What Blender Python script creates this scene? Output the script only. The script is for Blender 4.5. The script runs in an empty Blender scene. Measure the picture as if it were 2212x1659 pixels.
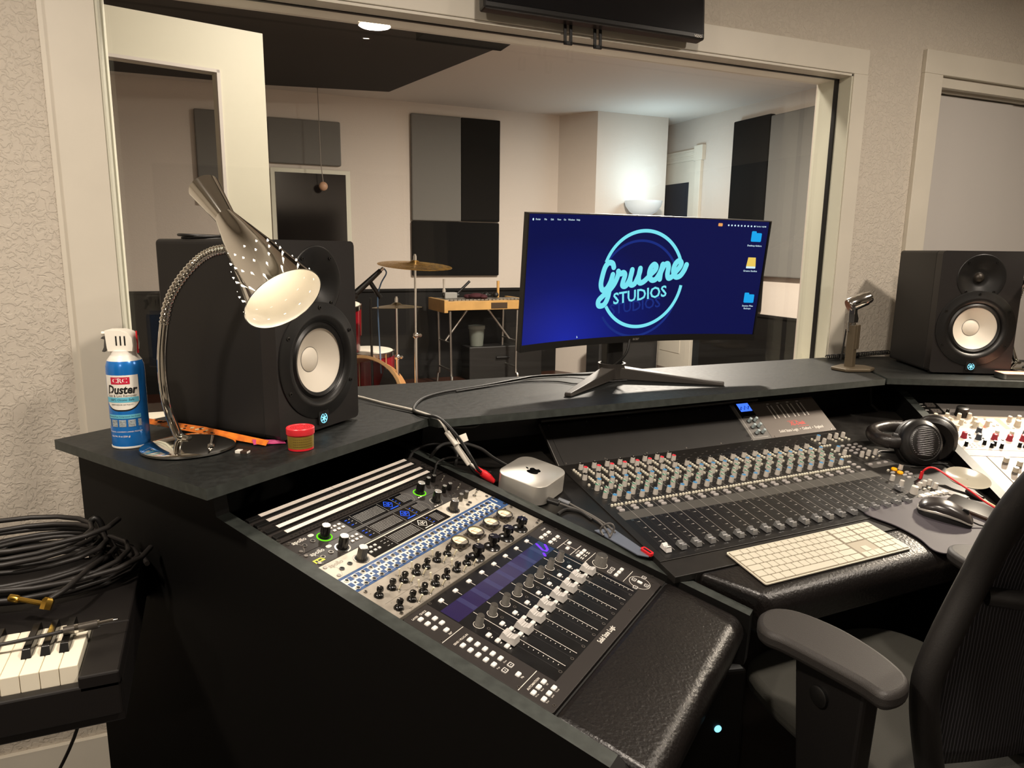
import bpy, math, random
from mathutils import Vector, Matrix
random.seed(7)
SC = bpy.context.scene
COL = SC.collection

# ------------------------------------------------------------------ camera
cam_d = bpy.data.cameras.new('camera')
cam = bpy.data.objects.new('camera', cam_d)
COL.objects.link(cam)
cam_d.sensor_width = 36.0
cam_d.lens = 1542.42 / 2212 * 36.0
cam_d.clip_start = 0.02
cam.matrix_world = Matrix(((0.9217, 0.0610, -0.3832, 0), (-0.3878, 0.1754, -0.9049, 0), (0.0120, 0.9826, 0.1853, 1.3836), (0, 0, 0, 1)))
SC.camera = cam

# ------------------------------------------------------------------ colour management and world
SC.view_settings.view_transform = 'Standard'
SC.view_settings.look = 'None'
SC.view_settings.gamma = 1.0
SC.view_settings.use_curve_mapping = False
SC.view_settings.exposure = 0.0
W = bpy.data.worlds.new('world')
SC.world = W
W.use_nodes = True
W.node_tree.nodes['Background'].inputs[0].default_value = (0.9, 0.8, 0.7, 1)
W.node_tree.nodes['Background'].inputs[1].default_value = 0.02

# ------------------------------------------------------------------ large lights
def area(name, loc, size, power, color, rot=(0, 0, 0), spread=180, shape='DISK'):
    l = bpy.data.lights.new(name, 'AREA')
    l.shape = shape
    l.size = size
    l.energy = power
    l.color = color
    l.spread = math.radians(spread)
    o = bpy.data.objects.new(name, l)
    o.location = loc
    o.rotation_euler = rot
    COL.objects.link(o)
    return o
WARM = (1.0, 0.875, 0.745)
area('downlight_and_fill', (0.807, 0.426, 2.425), 0.15, 33, WARM)
area('downlight_and_fill', (-0.80, 0.62, 2.425), 0.15, 34, WARM)  # added fill, no light known here, brightens the piano side
area('downlight_and_fill', (2.45, 0.62, 2.425), 0.15, 27, WARM)  # added fill, no light known here, brightens the right wing
area('downlight_and_fill', (-1.5, -1.5, 2.425), 0.15, 30, WARM)  # added fill at the unseen back of the room
area('live_room_fill', (2.9, 4.3, 2.80), 0.30, 290, (1.0, 0.87, 0.76))  # added fill without a fixture, brightens the live room walls
area('live_room_fill', (0.8, 2.8, 2.80), 0.30, 45, (1.0, 0.87, 0.76))  # second added fill out of view, no fixture either

# ------------------------------------------------------------------ helpers
def lin(c):
    if isinstance(c, str):
        c = [int(c[i:i + 2], 16) / 255 for i in (0, 2, 4)]
    return [x / 12.92 if x <= 0.04045 else ((x + 0.055) / 1.055) ** 2.4 for x in c]

def mat(name, c, rough=0.5, metal=0.0, spec=0.5, noise=0.0, nscale=40.0, bump=0.0, bscale=200.0, emit=None, estr=0.0, coat=0.0, c2=None, rvar=0.0):
    m = bpy.data.materials.new(name)
    m.use_nodes = True
    nt = m.node_tree
    p = nt.nodes['Principled BSDF']
    col = lin(c) + [1]
    p.inputs['Base Color'].default_value = col
    p.inputs['Roughness'].default_value = rough
    p.inputs['Metallic'].default_value = metal
    p.inputs['Specular IOR Level'].default_value = spec
    if coat:
        p.inputs['Coat Weight'].default_value = coat
    if emit:
        p.inputs['Emission Color'].default_value = lin(emit) + [1]
        p.inputs['Emission Strength'].default_value = estr
    tc = None
    if noise or bump or c2 or rvar:
        tc = nt.nodes.new('ShaderNodeTexCoord')
    if noise or c2 or rvar:
        n = nt.nodes.new('ShaderNodeTexNoise')
        n.inputs['Scale'].default_value = nscale
        n.inputs['Detail'].default_value = 6
        nt.links.new(tc.outputs['Object'], n.inputs['Vector'])
        r = nt.nodes.new('ShaderNodeValToRGB')
        r.color_ramp.elements[0].position = 0.35
        r.color_ramp.elements[1].position = 0.68
        a = col[:3]
        b = lin(c2) if c2 else [min(1, x * (1 + noise)) for x in a]
        if noise and not c2:
            a = [x * (1 - noise) for x in a]
        r.color_ramp.elements[0].color = a + [1]
        r.color_ramp.elements[1].color = b + [1]
        nt.links.new(n.outputs['Fac'], r.inputs['Fac'])
        nt.links.new(r.outputs['Color'], p.inputs['Base Color'])
        if rvar:
            q = nt.nodes.new('ShaderNodeMapRange')
            q.inputs[1].default_value = 0.3
            q.inputs[2].default_value = 0.7
            q.inputs[3].default_value = max(0.02, rough - rvar)
            q.inputs[4].default_value = min(1, rough + rvar)
            nt.links.new(n.outputs['Fac'], q.inputs[0])
            nt.links.new(q.outputs[0], p.inputs['Roughness'])
    if bump:
        n2 = nt.nodes.new('ShaderNodeTexNoise')
        n2.inputs['Scale'].default_value = bscale
        n2.inputs['Detail'].default_value = 4
        nt.links.new(tc.outputs['Object'], n2.inputs['Vector'])
        bp = nt.nodes.new('ShaderNodeBump')
        bp.inputs['Strength'].default_value = bump
        bp.inputs['Distance'].default_value = 0.002
        nt.links.new(n2.outputs['Fac'], bp.inputs['Height'])
        nt.links.new(bp.outputs['Normal'], p.inputs['Normal'])
    return m

def emis(name, c, s):
    m = bpy.data.materials.new(name)
    m.use_nodes = True
    nt = m.node_tree
    nt.nodes.remove(nt.nodes['Principled BSDF'])
    e = nt.nodes.new('ShaderNodeEmission')
    e.inputs[0].default_value = lin(c) + [1]
    e.inputs[1].default_value = s
    nt.links.new(e.outputs[0], nt.nodes['Material Output'].inputs[0])
    return m

I4 = Matrix.Identity(4)
def T(x, y, z=0):
    return Matrix.Translation((x, y, z))
def RZ(d):
    return Matrix.Rotation(math.radians(d), 4, 'Z')
def RX(d):
    return Matrix.Rotation(math.radians(d), 4, 'X')
def RY(d):
    return Matrix.Rotation(math.radians(d), 4, 'Y')
def frame(o, x, y, z):
    return Matrix(((x[0], y[0], z[0], o[0]), (x[1], y[1], z[1], o[1]), (x[2], y[2], z[2], o[2]), (0, 0, 0, 1)))
def aim(p, d, up=(0, 0, 1)):
    """matrix at p whose local Z points along d"""
    z = Vector(d).normalized()
    u = Vector(up)
    if abs(z.dot(u)) > 0.98:
        u = Vector((1, 0, 0))
    x = u.cross(z).normalized()
    y = z.cross(x)
    return frame(p, x, y, z)

def rrect(x0, y0, x1, y1, r, n=4):
    r = min(r, abs(x1 - x0) / 2 - 1e-6, abs(y1 - y0) / 2 - 1e-6)
    pts = []
    for cx, cy, a0 in ((x1 - r, y1 - r, 0), (x0 + r, y1 - r, 90), (x0 + r, y0 + r, 180), (x1 - r, y0 + r, 270)):
        for k in range(n + 1):
            a = math.radians(a0 + 90 * k / n)
            pts.append((cx + r * math.cos(a), cy + r * math.sin(a)))
    return pts
def circ(cx, cy, r, n=24, r2=None):
    r2 = r2 or r
    return [(cx + r * math.cos(2 * math.pi * k / n), cy + r2 * math.sin(2 * math.pi * k / n)) for k in range(n)]

def catmull(pts, n=8, closed=False):
    P = [Vector(p) for p in pts]
    out = []
    L = len(P)
    rng = range(L) if closed else range(L - 1)
    for i in rng:
        if closed:
            a, b, c, d = P[(i - 1) % L], P[i], P[(i + 1) % L], P[(i + 2) % L]
        else:
            a, b, c, d = P[max(i - 1, 0)], P[i], P[i + 1], P[min(i + 2, L - 1)]
        for k in range(n):
            t = k / n
            out.append(0.5 * ((2 * b) + (c - a) * t + (2 * a - 5 * b + 4 * c - d) * t * t + (3 * b - a - 3 * c + d) * t ** 3))
    if not closed:
        out.append(P[-1])
    return out

class MB:
    def __init__(self):
        self.v, self.f, self.m = [], [], []
        self.M = I4
    def add(self, vs, fs, m=0, M=None):
        b = len(self.v)
        A = self.M @ M if M is not None else self.M
        self.v += [tuple(A @ Vector(p)) for p in vs]
        self.f += [tuple(b + i for i in f) for f in fs]
        self.m += [m] * len(fs)
        return self
    def box(self, x0, y0, z0, x1, y1, z1, m=0, M=None):
        vs = [(x0, y0, z0), (x1, y0, z0), (x1, y1, z0), (x0, y1, z0), (x0, y0, z1), (x1, y0, z1), (x1, y1, z1), (x0, y1, z1)]
        return self.add(vs, [(0, 3, 2, 1), (4, 5, 6, 7), (0, 1, 5, 4), (1, 2, 6, 5), (2, 3, 7, 6), (3, 0, 4, 7)], m, M)
    def prism(self, poly, z0, z1, m=0, M=None, top=None, inset=0.0):
        n = len(poly)
        if inset:
            cx = sum(p[0] for p in poly) / n
            cy = sum(p[1] for p in poly) / n
            w = max(abs(p[0] - cx) for p in poly)
            h = max(abs(p[1] - cy) for p in poly)
            t2 = [(cx + (p[0] - cx) * (1 - inset / w), cy + (p[1] - cy) * (1 - inset / h)) for p in poly]
        else:
            t2 = top or poly
        vs = [(p[0], p[1], z0) for p in poly] + [(p[0], p[1], z1) for p in t2]
        fs = [tuple(range(n - 1, -1, -1)), tuple(range(n, 2 * n))] + [(i, (i + 1) % n, n + (i + 1) % n, n + i) for i in range(n)]
        return self.add(vs, fs, m, M)
    def flat(self, poly, z, m=0, M=None):
        return self.add([(p[0], p[1], z) for p in poly], [tuple(range(len(poly)))], m, M)
    def rbox(self, x0, y0, z0, x1, y1, z1, r, ch=0.0, m=0, M=None, n=4):
        P = rrect(x0, y0, x1, y1, r, n)
        if ch:
            self.prism(P, z0, z1 - ch, m, M)
            return self.prism(P, z1 - ch, z1, m, M, inset=ch)
        return self.prism(P, z0, z1, m, M)
    def lathe(self, prof, n=24, m=0, M=None, ms=None, cap=True):
        vs = []
        for r, z in prof:
            for k in range(n):
                a = 2 * math.pi * k / n
                vs.append((r * math.cos(a), r * math.sin(a), z))
        L = len(prof)
        A = self.M @ M if M is not None else self.M
        b = len(self.v)
        self.v += [tuple(A @ Vector(p)) for p in vs]
        for i in range(L - 1):
            for k in range(n):
                self.f.append((b + i * n + k, b + i * n + (k + 1) % n, b + (i + 1) * n + (k + 1) % n, b + (i + 1) * n + k))
                self.m.append(ms[i] if ms else m)
        if cap:
            if prof[0][0] > 1e-5:
                self.f.append(tuple(b + k for k in range(n - 1, -1, -1)))
                self.m.append(ms[0] if ms else m)
            if prof[-1][0] > 1e-5:
                self.f.append(tuple(b + (L - 1) * n + k for k in range(n)))
                self.m.append(ms[-1] if ms else m)
        return self
    def cyl(self, x, y, z0, z1, r, r2=None, n=20, m=0, M=None):
        A = T(x, y, 0) if M is None else M @ T(x, y, 0)
        return self.lathe([(r, z0), (r if r2 is None else r2, z1)], n, m, A)
    def rod(self, a, b, r, r2=None, n=12, m=0):
        a, b = Vector(a), Vector(b)
        return self.lathe([(r, 0), (r if r2 is None else r2, (b - a).length)], n, m, aim(a, b - a))
    def ball(self, c, r, n=16, m=0, sx=1, sy=1, sz=1, M=None):
        k = n // 2
        prof = [(max(1e-6, math.sin(math.pi * i / k)), -math.cos(math.pi * i / k)) for i in range(k + 1)]
        A = T(*c) @ Matrix.Diagonal((r * sx, r * sy, r * sz, 1))
        return self.lathe(prof, n, m, A if M is None else M @ A, cap=False)
    def tube(self, path, r, n=8, m=0, closed=False, cap=True, flat=1.0):
        P = [Vector(p) for p in path]
        L = len(P)
        tang = []
        for i in range(L):
            if closed:
                t = P[(i + 1) % L] - P[(i - 1) % L]
            else:
                t = P[min(i + 1, L - 1)] - P[max(i - 1, 0)]
            tang.append(t.normalized() if t.length > 1e-9 else Vector((0, 0, 1)))
        u = Vector((0, 0, 1))
        if abs(tang[0].dot(u)) > 0.95:
            u = Vector((1, 0, 0))
        b = len(self.v)
        for i in range(L):
            t = tang[i]
            u = (u - t * u.dot(t))
            u = u.normalized() if u.length > 1e-6 else t.orthogonal().normalized()
            w = t.cross(u)
            rr = r[i] if isinstance(r, (list, tuple)) else r
            for k in range(n):
                a = 2 * math.pi * k / n
                self.v.append(tuple(self.M @ (P[i] + u * (rr * math.cos(a) * flat) + w * (rr * math.sin(a)))))
        rng = range(L) if closed else range(L - 1)
        for i in rng:
            j = (i + 1) % L
            for k in range(n):
                self.f.append((b + i * n + k, b + i * n + (k + 1) % n, b + j * n + (k + 1) % n, b + j * n + k))
                self.m.append(m)
        if cap and not closed:
            self.f.append(tuple(b + k for k in range(n - 1, -1, -1)))
            self.f.append(tuple(b + (L - 1) * n + k for k in range(n)))
            self.m += [m, m]
        return self
    def stroke(self, pts, w, m=0, z=0.0, M=None, closed=False, cap=True):
        """flat ribbon of constant width w in the local xy plane"""
        P = [Vector((p[0], p[1])) for p in pts]
        L = len(P)
        vs, fs = [], []
        for i in range(L):
            t = (P[(i + 1) % L] - P[(i - 1) % L]) if closed else (P[min(i + 1, L - 1)] - P[max(i - 1, 0)])
            t = t.normalized() if t.length > 1e-9 else Vector((1, 0))
            nn = Vector((-t.y, t.x)) * (w / 2)
            vs += [(P[i].x + nn.x, P[i].y + nn.y, z), (P[i].x - nn.x, P[i].y - nn.y, z)]
        rng = range(L) if closed else range(L - 1)
        for i in rng:
            j = (i + 1) % L
            fs.append((2 * i + 1, 2 * j + 1, 2 * j, 2 * i))
        self.add(vs, fs, m, M)
        if cap and not closed:
            for p in (P[0], P[-1]):
                self.flat(circ(p.x, p.y, w / 2, 14), z, m, M)
        return self
    def text(self, s, size, M, m=0, z=0.0, align='CENTER', bold=0.0, shear=0.0, sx=1.0, depth=0.0):
        c = bpy.data.curves.new('t', 'FONT')
        c.body = s
        c.size = size
        c.align_x = align
        c.align_y = 'CENTER'
        c.offset = bold
        c.shear = shear
        c.resolution_u = 2
        c.extrude = depth
        o = bpy.data.objects.new('t', c)
        COL.objects.link(o)
        dg = bpy.context.evaluated_depsgraph_get()
        me = bpy.data.meshes.new_from_object(o.evaluated_get(dg))
        self.add([(v.co.x * sx, v.co.y, v.co.z + z) for v in me.vertices], [tuple(p.vertices) for p in me.polygons], m, M)
        bpy.data.objects.remove(o)
        bpy.data.curves.remove(c)
        bpy.data.meshes.remove(me)
        return self
    def warp(self, fn):
        self.v = [tuple(fn(Vector(p))) for p in self.v]
        return self
    def mesh(self, name, mats, smooth=35):
        me = bpy.data.meshes.new(name)
        me.from_pydata(self.v, [], self.f)
        for x in (mats if isinstance(mats, (list, tuple)) else [mats]):
            me.materials.append(x)
        me.polygons.foreach_set('material_index', self.m)
        if smooth:
            me.polygons.foreach_set('use_smooth', [True] * len(self.f))
            me.set_sharp_from_angle(angle=math.radians(smooth))
        me.update()
        return me
    def build(self, name, mats, parent=None, smooth=35, bevel=0.0, seg=2, M=None, label=None):
        return put(name, self.mesh(name, mats, smooth), parent, M, bevel, seg, label)

def put(name, me, parent=None, M=None, bevel=0.0, seg=2, label=None):
    o = bpy.data.objects.new(name, me)
    COL.objects.link(o)
    if parent is not None:
        o.parent = parent
    if M is not None:
        o.matrix_local = M
    if bevel:
        b = o.modifiers.new('bevel', 'BEVEL')
        b.width = bevel
        b.segments = seg
        b.limit_method = 'ANGLE'
        b.angle_limit = math.radians(40)
        b.harden_normals = False
    if label:
        o['label'] = label
    return o
def tag(o, label, cat, group=None, kind=None):
    o['label'] = label
    o['category'] = cat
    if group:
        o['group'] = group
    if kind:
        o['kind'] = kind
    return o
def thing(name, label, cat, M=I4, group=None):
    o = bpy.data.objects.new(name, None)
    o.empty_display_size = 0.05
    COL.objects.link(o)
    o.matrix_world = M
    return tag(o, label, cat, group)
def struct(name, mb, mats, smooth=35, bevel=0.0, M=None, parent=None):
    o = mb.build(name, mats, parent, smooth, bevel, M=M)
    o['kind'] = 'structure'
    return o
def dup(root, M, label, group=None):
    r = root.copy()
    COL.objects.link(r)
    r.matrix_world = M
    r['label'] = label
    if group:
        r['group'] = group
    for ch in list(root.children):
        c = ch.copy()
        COL.objects.link(c)
        c.parent = r
        for g in ch.children:
            d = g.copy()
            COL.objects.link(d)
            d.parent = c
    return r
# ------------------------------------------------------------------ materials
def wall_mat(name, c, bump, bscale, rough=0.75):
    m = mat(name, c, rough, 0, 0.3)
    nt = m.node_tree
    p = nt.nodes['Principled BSDF']
    tc = nt.nodes.new('ShaderNodeTexCoord')
    n = nt.nodes.new('ShaderNodeTexNoise')
    n.inputs['Scale'].default_value = bscale
    n.inputs['Detail'].default_value = 5
    n.inputs['Distortion'].default_value = 1.2
    r = nt.nodes.new('ShaderNodeValToRGB')
    r.color_ramp.elements[0].position = 0.46
    r.color_ramp.elements[1].position = 0.56
    b = nt.nodes.new('ShaderNodeBump')
    b.inputs['Strength'].default_value = bump
    b.inputs['Distance'].default_value = 0.003
    nt.links.new(tc.outputs['Object'], n.inputs['Vector'])
    nt.links.new(n.outputs['Fac'], r.inputs['Fac'])
    nt.links.new(r.outputs['Color'], b.inputs['Height'])
    nt.links.new(b.outputs['Normal'], p.inputs['Normal'])
    return m
M_wall = wall_mat('plaster_wall', 'cdc4b6', 0.5, 60)
M_wall2 = wall_mat('live_room_plaster', 'cbc1b6', 0.15, 45)
M_trim = mat('painted_trim', 'd8d1c2', 0.45, noise=0.03, nscale=6)
M_trimg = mat('jamb_paint', 'cfcdbb', 0.5)
M_dgrey = mat('grey_door_paint', 'c9c4be', 0.55)
M_ceil = mat('ceiling_paint', 'd5cfc6', 0.8)
M_floor_c = mat('control_floor', '2b2522', 0.4, noise=0.08, nscale=3)
M_floor_l = mat('live_floor_wood', '3a1f14', 0.35, noise=0.25, nscale=5)
M_wains = mat('black_wainscot', '0c0a08', 0.6, spec=0.25)
M_fab_g = mat('grey_acoustic_fabric', '6b6964', 0.9, noise=0.06, nscale=300)
M_fab_d = mat('dark_acoustic_fabric', '0d0c0b', 0.95, spec=0.2)
M_cloud = mat('ceiling_cloud_fabric', '2c2825', 0.95)
M_black = mat('black_plastic', '141312', 0.45)
M_steel = mat('chrome', 'd8d6d2', 0.12, 1.0)
M_bsteel = mat('brushed_metal', 'b9b6b0', 0.35, 1.0)

def glass_mat():
    m = bpy.data.materials.new('window_glass')
    m.use_nodes = True
    nt = m.node_tree
    nt.nodes.remove(nt.nodes['Principled BSDF'])
    t = nt.nodes.new('ShaderNodeBsdfTransparent')
    t.inputs[0].default_value = (0.95, 0.965, 0.95, 1)
    g = nt.nodes.new('ShaderNodeBsdfGlossy')
    g.inputs['Roughness'].default_value = 0.0
    g.inputs['Color'].default_value = (1, 1, 1, 1)
    fr = nt.nodes.new('ShaderNodeFresnel')
    fr.inputs['IOR'].default_value = 1.45
    mx = nt.nodes.new('ShaderNodeMixShader')
    nt.links.new(fr.outputs[0], mx.inputs[0])
    nt.links.new(t.outputs[0], mx.inputs[1])
    nt.links.new(g.outputs[0], mx.inputs[2])
    nt.links.new(mx.outputs[0], nt.nodes['Material Output'].inputs[0])
    return m
M_glass = glass_mat()

# ------------------------------------------------------------------ control room shell
YW, YB = 1.985, 2.125
OX0, OX1, OZ0, OZ1 = -0.200, 2.109, 0.93, 1.9955
b = MB()
b.box(-2.2, YW, 0, OX0, YB, 2.45).box(OX0, YW, OZ1, OX1, YB, 2.45).box(OX0, YW, 0, OX1, YB, OZ0)
b.box(OX1, YW, 0, 2.50, YB, 2.45).box(2.50, YW, 2.06, 4.2, YB, 2.45)
struct('wall_front', b, M_wall, 0)
struct('wall_left', MB().box(-2.3, -3.2, 0, -2.2, YB, 2.45), M_wall, 0)
struct('wall_right', MB().box(4.2, -3.2, 0, 4.3, YB, 2.45), M_wall, 0)
struct('wall_back', MB().box(-2.2, -3.3, 0, 4.2, -3.2, 2.45), M_wall, 0)
struct('floor', MB().box(-2.3, -3.3, -0.1, 4.3, 2.1, 0), M_floor_c, 0)
struct('ceiling', MB().box(-2.3, -3.3, 2.45, 4.3, YB, 2.55), M_ceil, 0)
# window casing
struct('trim_1', MB().box(-0.295, YW - 0.016, 0.0, OX0, YW, 2.07).box(-0.313, YW - 0.004, 0.0, -0.295, YW, 2.45), M_trim, 0)
struct('trim_2', MB().box(OX0, YW - 0.016, OZ1 + 0.002, 2.175, YW, OZ1 + 0.085), M_trim, 0, 0.002)
struct('trim_3', MB().box(OX1, YW - 0.016, 0.5, 2.175, YW, OZ1 + 0.002), M_trim, 0)
b = MB()   # jamb lining
b.box(OX0 - 0.001, YW - 0.012, OZ0, OX0 + 0.006, YB, OZ1, 1)
b.box(OX1 - 0.006, YW - 0.012, OZ0, OX1 + 0.001, YB, OZ1, 1)
b.box(OX0, YW - 0.012, OZ1 - 0.006, OX1, YB, OZ1 + 0.001, 0)
b.box(OX0, YW - 0.012, OZ0 - 0.001, OX1, YB, OZ0 + 0.006, 0)
for y in (2.035,):
    b.box(OX0 + 0.006, y - 0.006, OZ0, OX0 + 0.010, y + 0.006, OZ1, 1)
    b.box(OX1 - 0.013, y - 0.008, OZ0, OX1 - 0.006, y + 0.008, OZ1, 2)
    b.box(OX0, y - 0.008, OZ1 - 0.0085, OX1, y + 0.004, OZ1 - 0.006, 2)
w = struct('window_1', b, [M_trim, M_trimg, M_black], 0)
for y in (2.035, 2.112):
    g = MB().add([(OX0 + 0.006, y, OZ0 + 0.006), (OX1 - 0.006, y, OZ0 + 0.006), (OX1 - 0.006, y, OZ1 - 0.006), (OX0 + 0.006, y, OZ1 - 0.006)], [(0, 1, 2, 3)]).build('pane', M_glass, w, 0)
    g['kind'] = 'structure'
# sliding door at the right
d = struct('door_1', MB().box(2.53, YW + 0.05, 0, 3.06, YW + 0.085, 1.985), M_dgrey, 0)
struct('trim_4', MB().box(2.452, YW - 0.018, 0, 2.548, YW, 2.035).box(2.452, YW - 0.018, 2.035, 3.8, YW, 2.116), M_trim, 0, 0.002)
struct('trim_5', MB().box(2.53, YW - 0.0, 1.998, 3.8, YW + 0.03, 2.062).box(2.53, YW + 0.03, 1.99, 3.8, YW + 0.09, 2.062, 0).box(2.50, YW + 0.001, 0, 2.53, YW + 0.09, 2.06), M_trim, 0)
struct('door_2', MB().box(3.066, YW + 0.055, 0, 3.8, YW + 0.09, 1.985), M_dgrey, 0)
struct('baseboard_front', MB().box(-2.2, YW - 0.014, 0, -0.313, YW, 0.10), M_trim, 0)

# ------------------------------------------------------------------ live room shell
LX0, LX1, LY1, LZ = -2.3, 5.08, 7.40, 2.83
struct('wall_live_back', MB().box(LX0, LY1, 0.96, LX1, LY1 + 0.1, LZ), M_wall2, 0)
struct('wall_live_right', MB().box(LX1, YB, 0.775, LX1 + 0.1, LY1 + 0.1, LZ), M_wall2, 0)
struct('wall_live_left', MB().box(LX0 - 0.1, YB, 0, LX0, LY1 + 0.1, LZ), M_wall2, 0)
struct('wall_live_front', MB().box(LX0, YB, OZ1, LX1, YB + 0.012, LZ).box(LX0, YB, 0, OX0, YB + 0.012, OZ1).box(OX1, YB, 0, LX1, YB + 0.012, OZ1).box(OX0, YB, 0, OX1, YB + 0.012, OZ0), M_wall2, 0)
struct('floor_live', MB().box(LX0, YB, -0.1, LX1, LY1 + 0.1, 0), M_floor_l, 0)
struct('ceiling_live', MB().box(LX0, YB, LZ, LX1, LY1 + 0.1, LZ + 0.1), M_ceil, 0)
struct('trim_6', MB().box(LX0, LY1 - 0.02, 0, LX1, LY1 + 0.1, 0.94).box(LX0, LY1 - 0.045, 0.94, LX1, LY1, 0.965), M_wains, 0)
struct('trim_7', MB().box(LX1 - 0.02, YB, 0, LX1 + 0.1, 6.55, 0.755).box(LX1 - 0.04, YB, 0.755, LX1, 6.55, 0.777), M_wains, 0)
# bump-out that carries the sconce
struct('wall_bump', MB().prism([(3.66, 7.40), (3.90, 6.97), (4.79, 6.97), (4.79, 7.40)], 0, LZ), M_wall2, 0)
# partition with a white lined opening
PA = math.radians(90 - 76.2)
PM = frame((0.302, 3.74, 0), (math.cos(PA), math.sin(PA), 0), (-math.sin(PA), math.cos(PA), 0), (0, 0, 1))
struct('wall_partition', MB().box(-0.205, 0, 0, 0, 0.12, 2.355).box(-2.0, 0, 2.165, -0.205, 0.12, 2.355), M_trimg, 0, M=PM)
struct('trim_8', MB().box(-0.217, -0.006, 0, -0.202, 0.02, 2.165).box(-2.0, -0.006, 2.153, -0.205, 0.02, 2.167), M_dgrey, 0, M=PM)

# doors in the live room
d = struct('door_3', MB().box(5.055, 6.78, 0, 5.08, 7.44, 2.38), M_trim, 0)
b = MB().box(5.04, 6.69, 0, 5.08, 6.79, 2.42).box(5.04, 6.79, 2.38, 5.08, 7.40, 2.50)
b.box(5.03, 6.66, 2.37, 5.08, 6.81, 2.53).box(5.034, 6.81, 2.41, 5.05, 7.40, 2.43).box(5.034, 6.81, 2.46, 5.05, 7.40, 2.475)
struct('trim_9', b, M_trim, 0, 0.004)
MB().box(5.048, 6.90, 1.05, 5.056, 7.38, 2.15).build('door_pane', mat('dark_pane', '2a2f38', 0.1), d, 0)
MB().box(5.049, 6.90, 0.2, 5.056, 7.30, 0.85).build('door_panel', M_trim, d, 0, 0.008)
# ------------------------------------------------------------------ live room contents
# wall panels
def wall_panel(label, x0, z0, x1, z1, m, th=0.05, y=LY1, group='acoustic panels in the live room'):
    o = MB().box(x0, y - th, z0, x1, y - 0.004, z1).build('acoustic_panel', m, None, 0, 0.012)
    return tag(o, label, 'acoustic panel', group)
wall_panel('tall grey fabric acoustic panel on the live room back wall, left of the black one', 1.976, 1.665, 2.507, 2.719, M_fab_g)
wall_panel('tall narrow black acoustic panel beside the grey one on the back wall', 2.507, 1.672, 2.945, 2.717, M_fab_d)
wall_panel('wide black acoustic panel low on the back wall above the wainscot', 1.974, 1.10, 2.942, 1.660, M_fab_d)
wall_panel('grey acoustic panel above the dark window at the back left', 0.595, 2.163, 1.271, 2.575, M_fab_g)
wall_panel('grey acoustic panel seen inside the white framed opening', -0.03, 1.76, 0.40, 2.597, M_fab_g)
o = MB().box(LX1 - 0.07, 5.62, 0.80, LX1 - 0.004, 6.146, 2.68).build('acoustic_panel', M_fab_d, None, 0, 0.012)
tag(o, 'tall black acoustic panel on the right live room wall', 'acoustic panel', 'acoustic panels in the live room')
o = MB().box(LX1 - 0.07, 4.70, 1.15, LX1 - 0.004, 5.615, 2.66).build('acoustic_panel', M_fab_g, None, 0, 0.012)
tag(o, 'tall grey acoustic panel nearest the window on the right live room wall', 'acoustic panel', 'acoustic panels in the live room')
# dark booth window in the back wall
t = thing('booth_window', 'dark window in the back wall with a microphone hanging in front of it', 'window', T(0.95, 7.4, 1.4))
MB().box(-0.35, -0.06, -0.25, 0.40, -0.03, 0.72).build('frame', M_trimg, t, 0, 0.004)
MB().box(-0.306, -0.066, -0.25, 0.355, -0.058, 0.74 - 0.06).build('pane', mat('dark_window', '14100f', 0.12), t, 0)
t = thing('hanging_microphone', 'small pale round microphone hanging on a wire before the dark window', 'microphone', T(1.06, 7.15, 1.95))
MB().ball((0, 0, 0), 0.042, 16, sx=1, sy=0.7).build('capsule', mat('capsule', 'b58f72', 0.5), t)
MB().tube([(0, 0, 0.035), (-0.008, 0, 0.12), (-0.016, 0, 0.22), (-0.02, 0.01, 0.88)], 0.004, 6).build('wire', mat('pale_wire', '8a8278', 0.5), t)
for lab, x0, y0, x1, y1 in (('wide dark reflection panel added unseen on the back wall behind the desk', -0.4, -3.195, 1.9, -3.15), ('dark reflection panel added unseen on the back wall near its left end', -1.9, -3.195, -0.9, -3.15), ('dark reflection panel added unseen on the left wall of the control room', -2.195, -1.6, -2.15, 0.4), ('dark reflection panel added unseen on the right wall of the control room', 4.15, -1.5, 4.195, 0.6)):
    o = MB().box(x0, y0, 0.5, x1, y1, 2.1).build('acoustic_panel', M_fab_d, None, 0, 0.01)  # unseen panels added to put dark streaks into the chrome reflections
    tag(o, lab, 'acoustic panel', 'unseen dark panels added for chrome reflections')
# ceiling cloud
t = MB().prism([(-0.9, 4.62), (1.35, 4.62), (1.90, 4.62), (1.969, 4.85), (1.593, 6.67), (0.56, 6.87), (-0.9, 6.9)], 2.755, 2.825).build('ceiling_cloud', M_cloud, None, 0)
tag(t, 'large dark acoustic cloud hung under the live room ceiling', 'acoustic panel')
t = MB().box(1.33, 4.55, 2.70, 1.92, 4.80, 2.752).build('ceiling_baffle', M_fab_d, None, 0, 0.004)
tag(t, 'small black baffle box under the edge of the dark ceiling cloud', 'acoustic panel')
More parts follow.
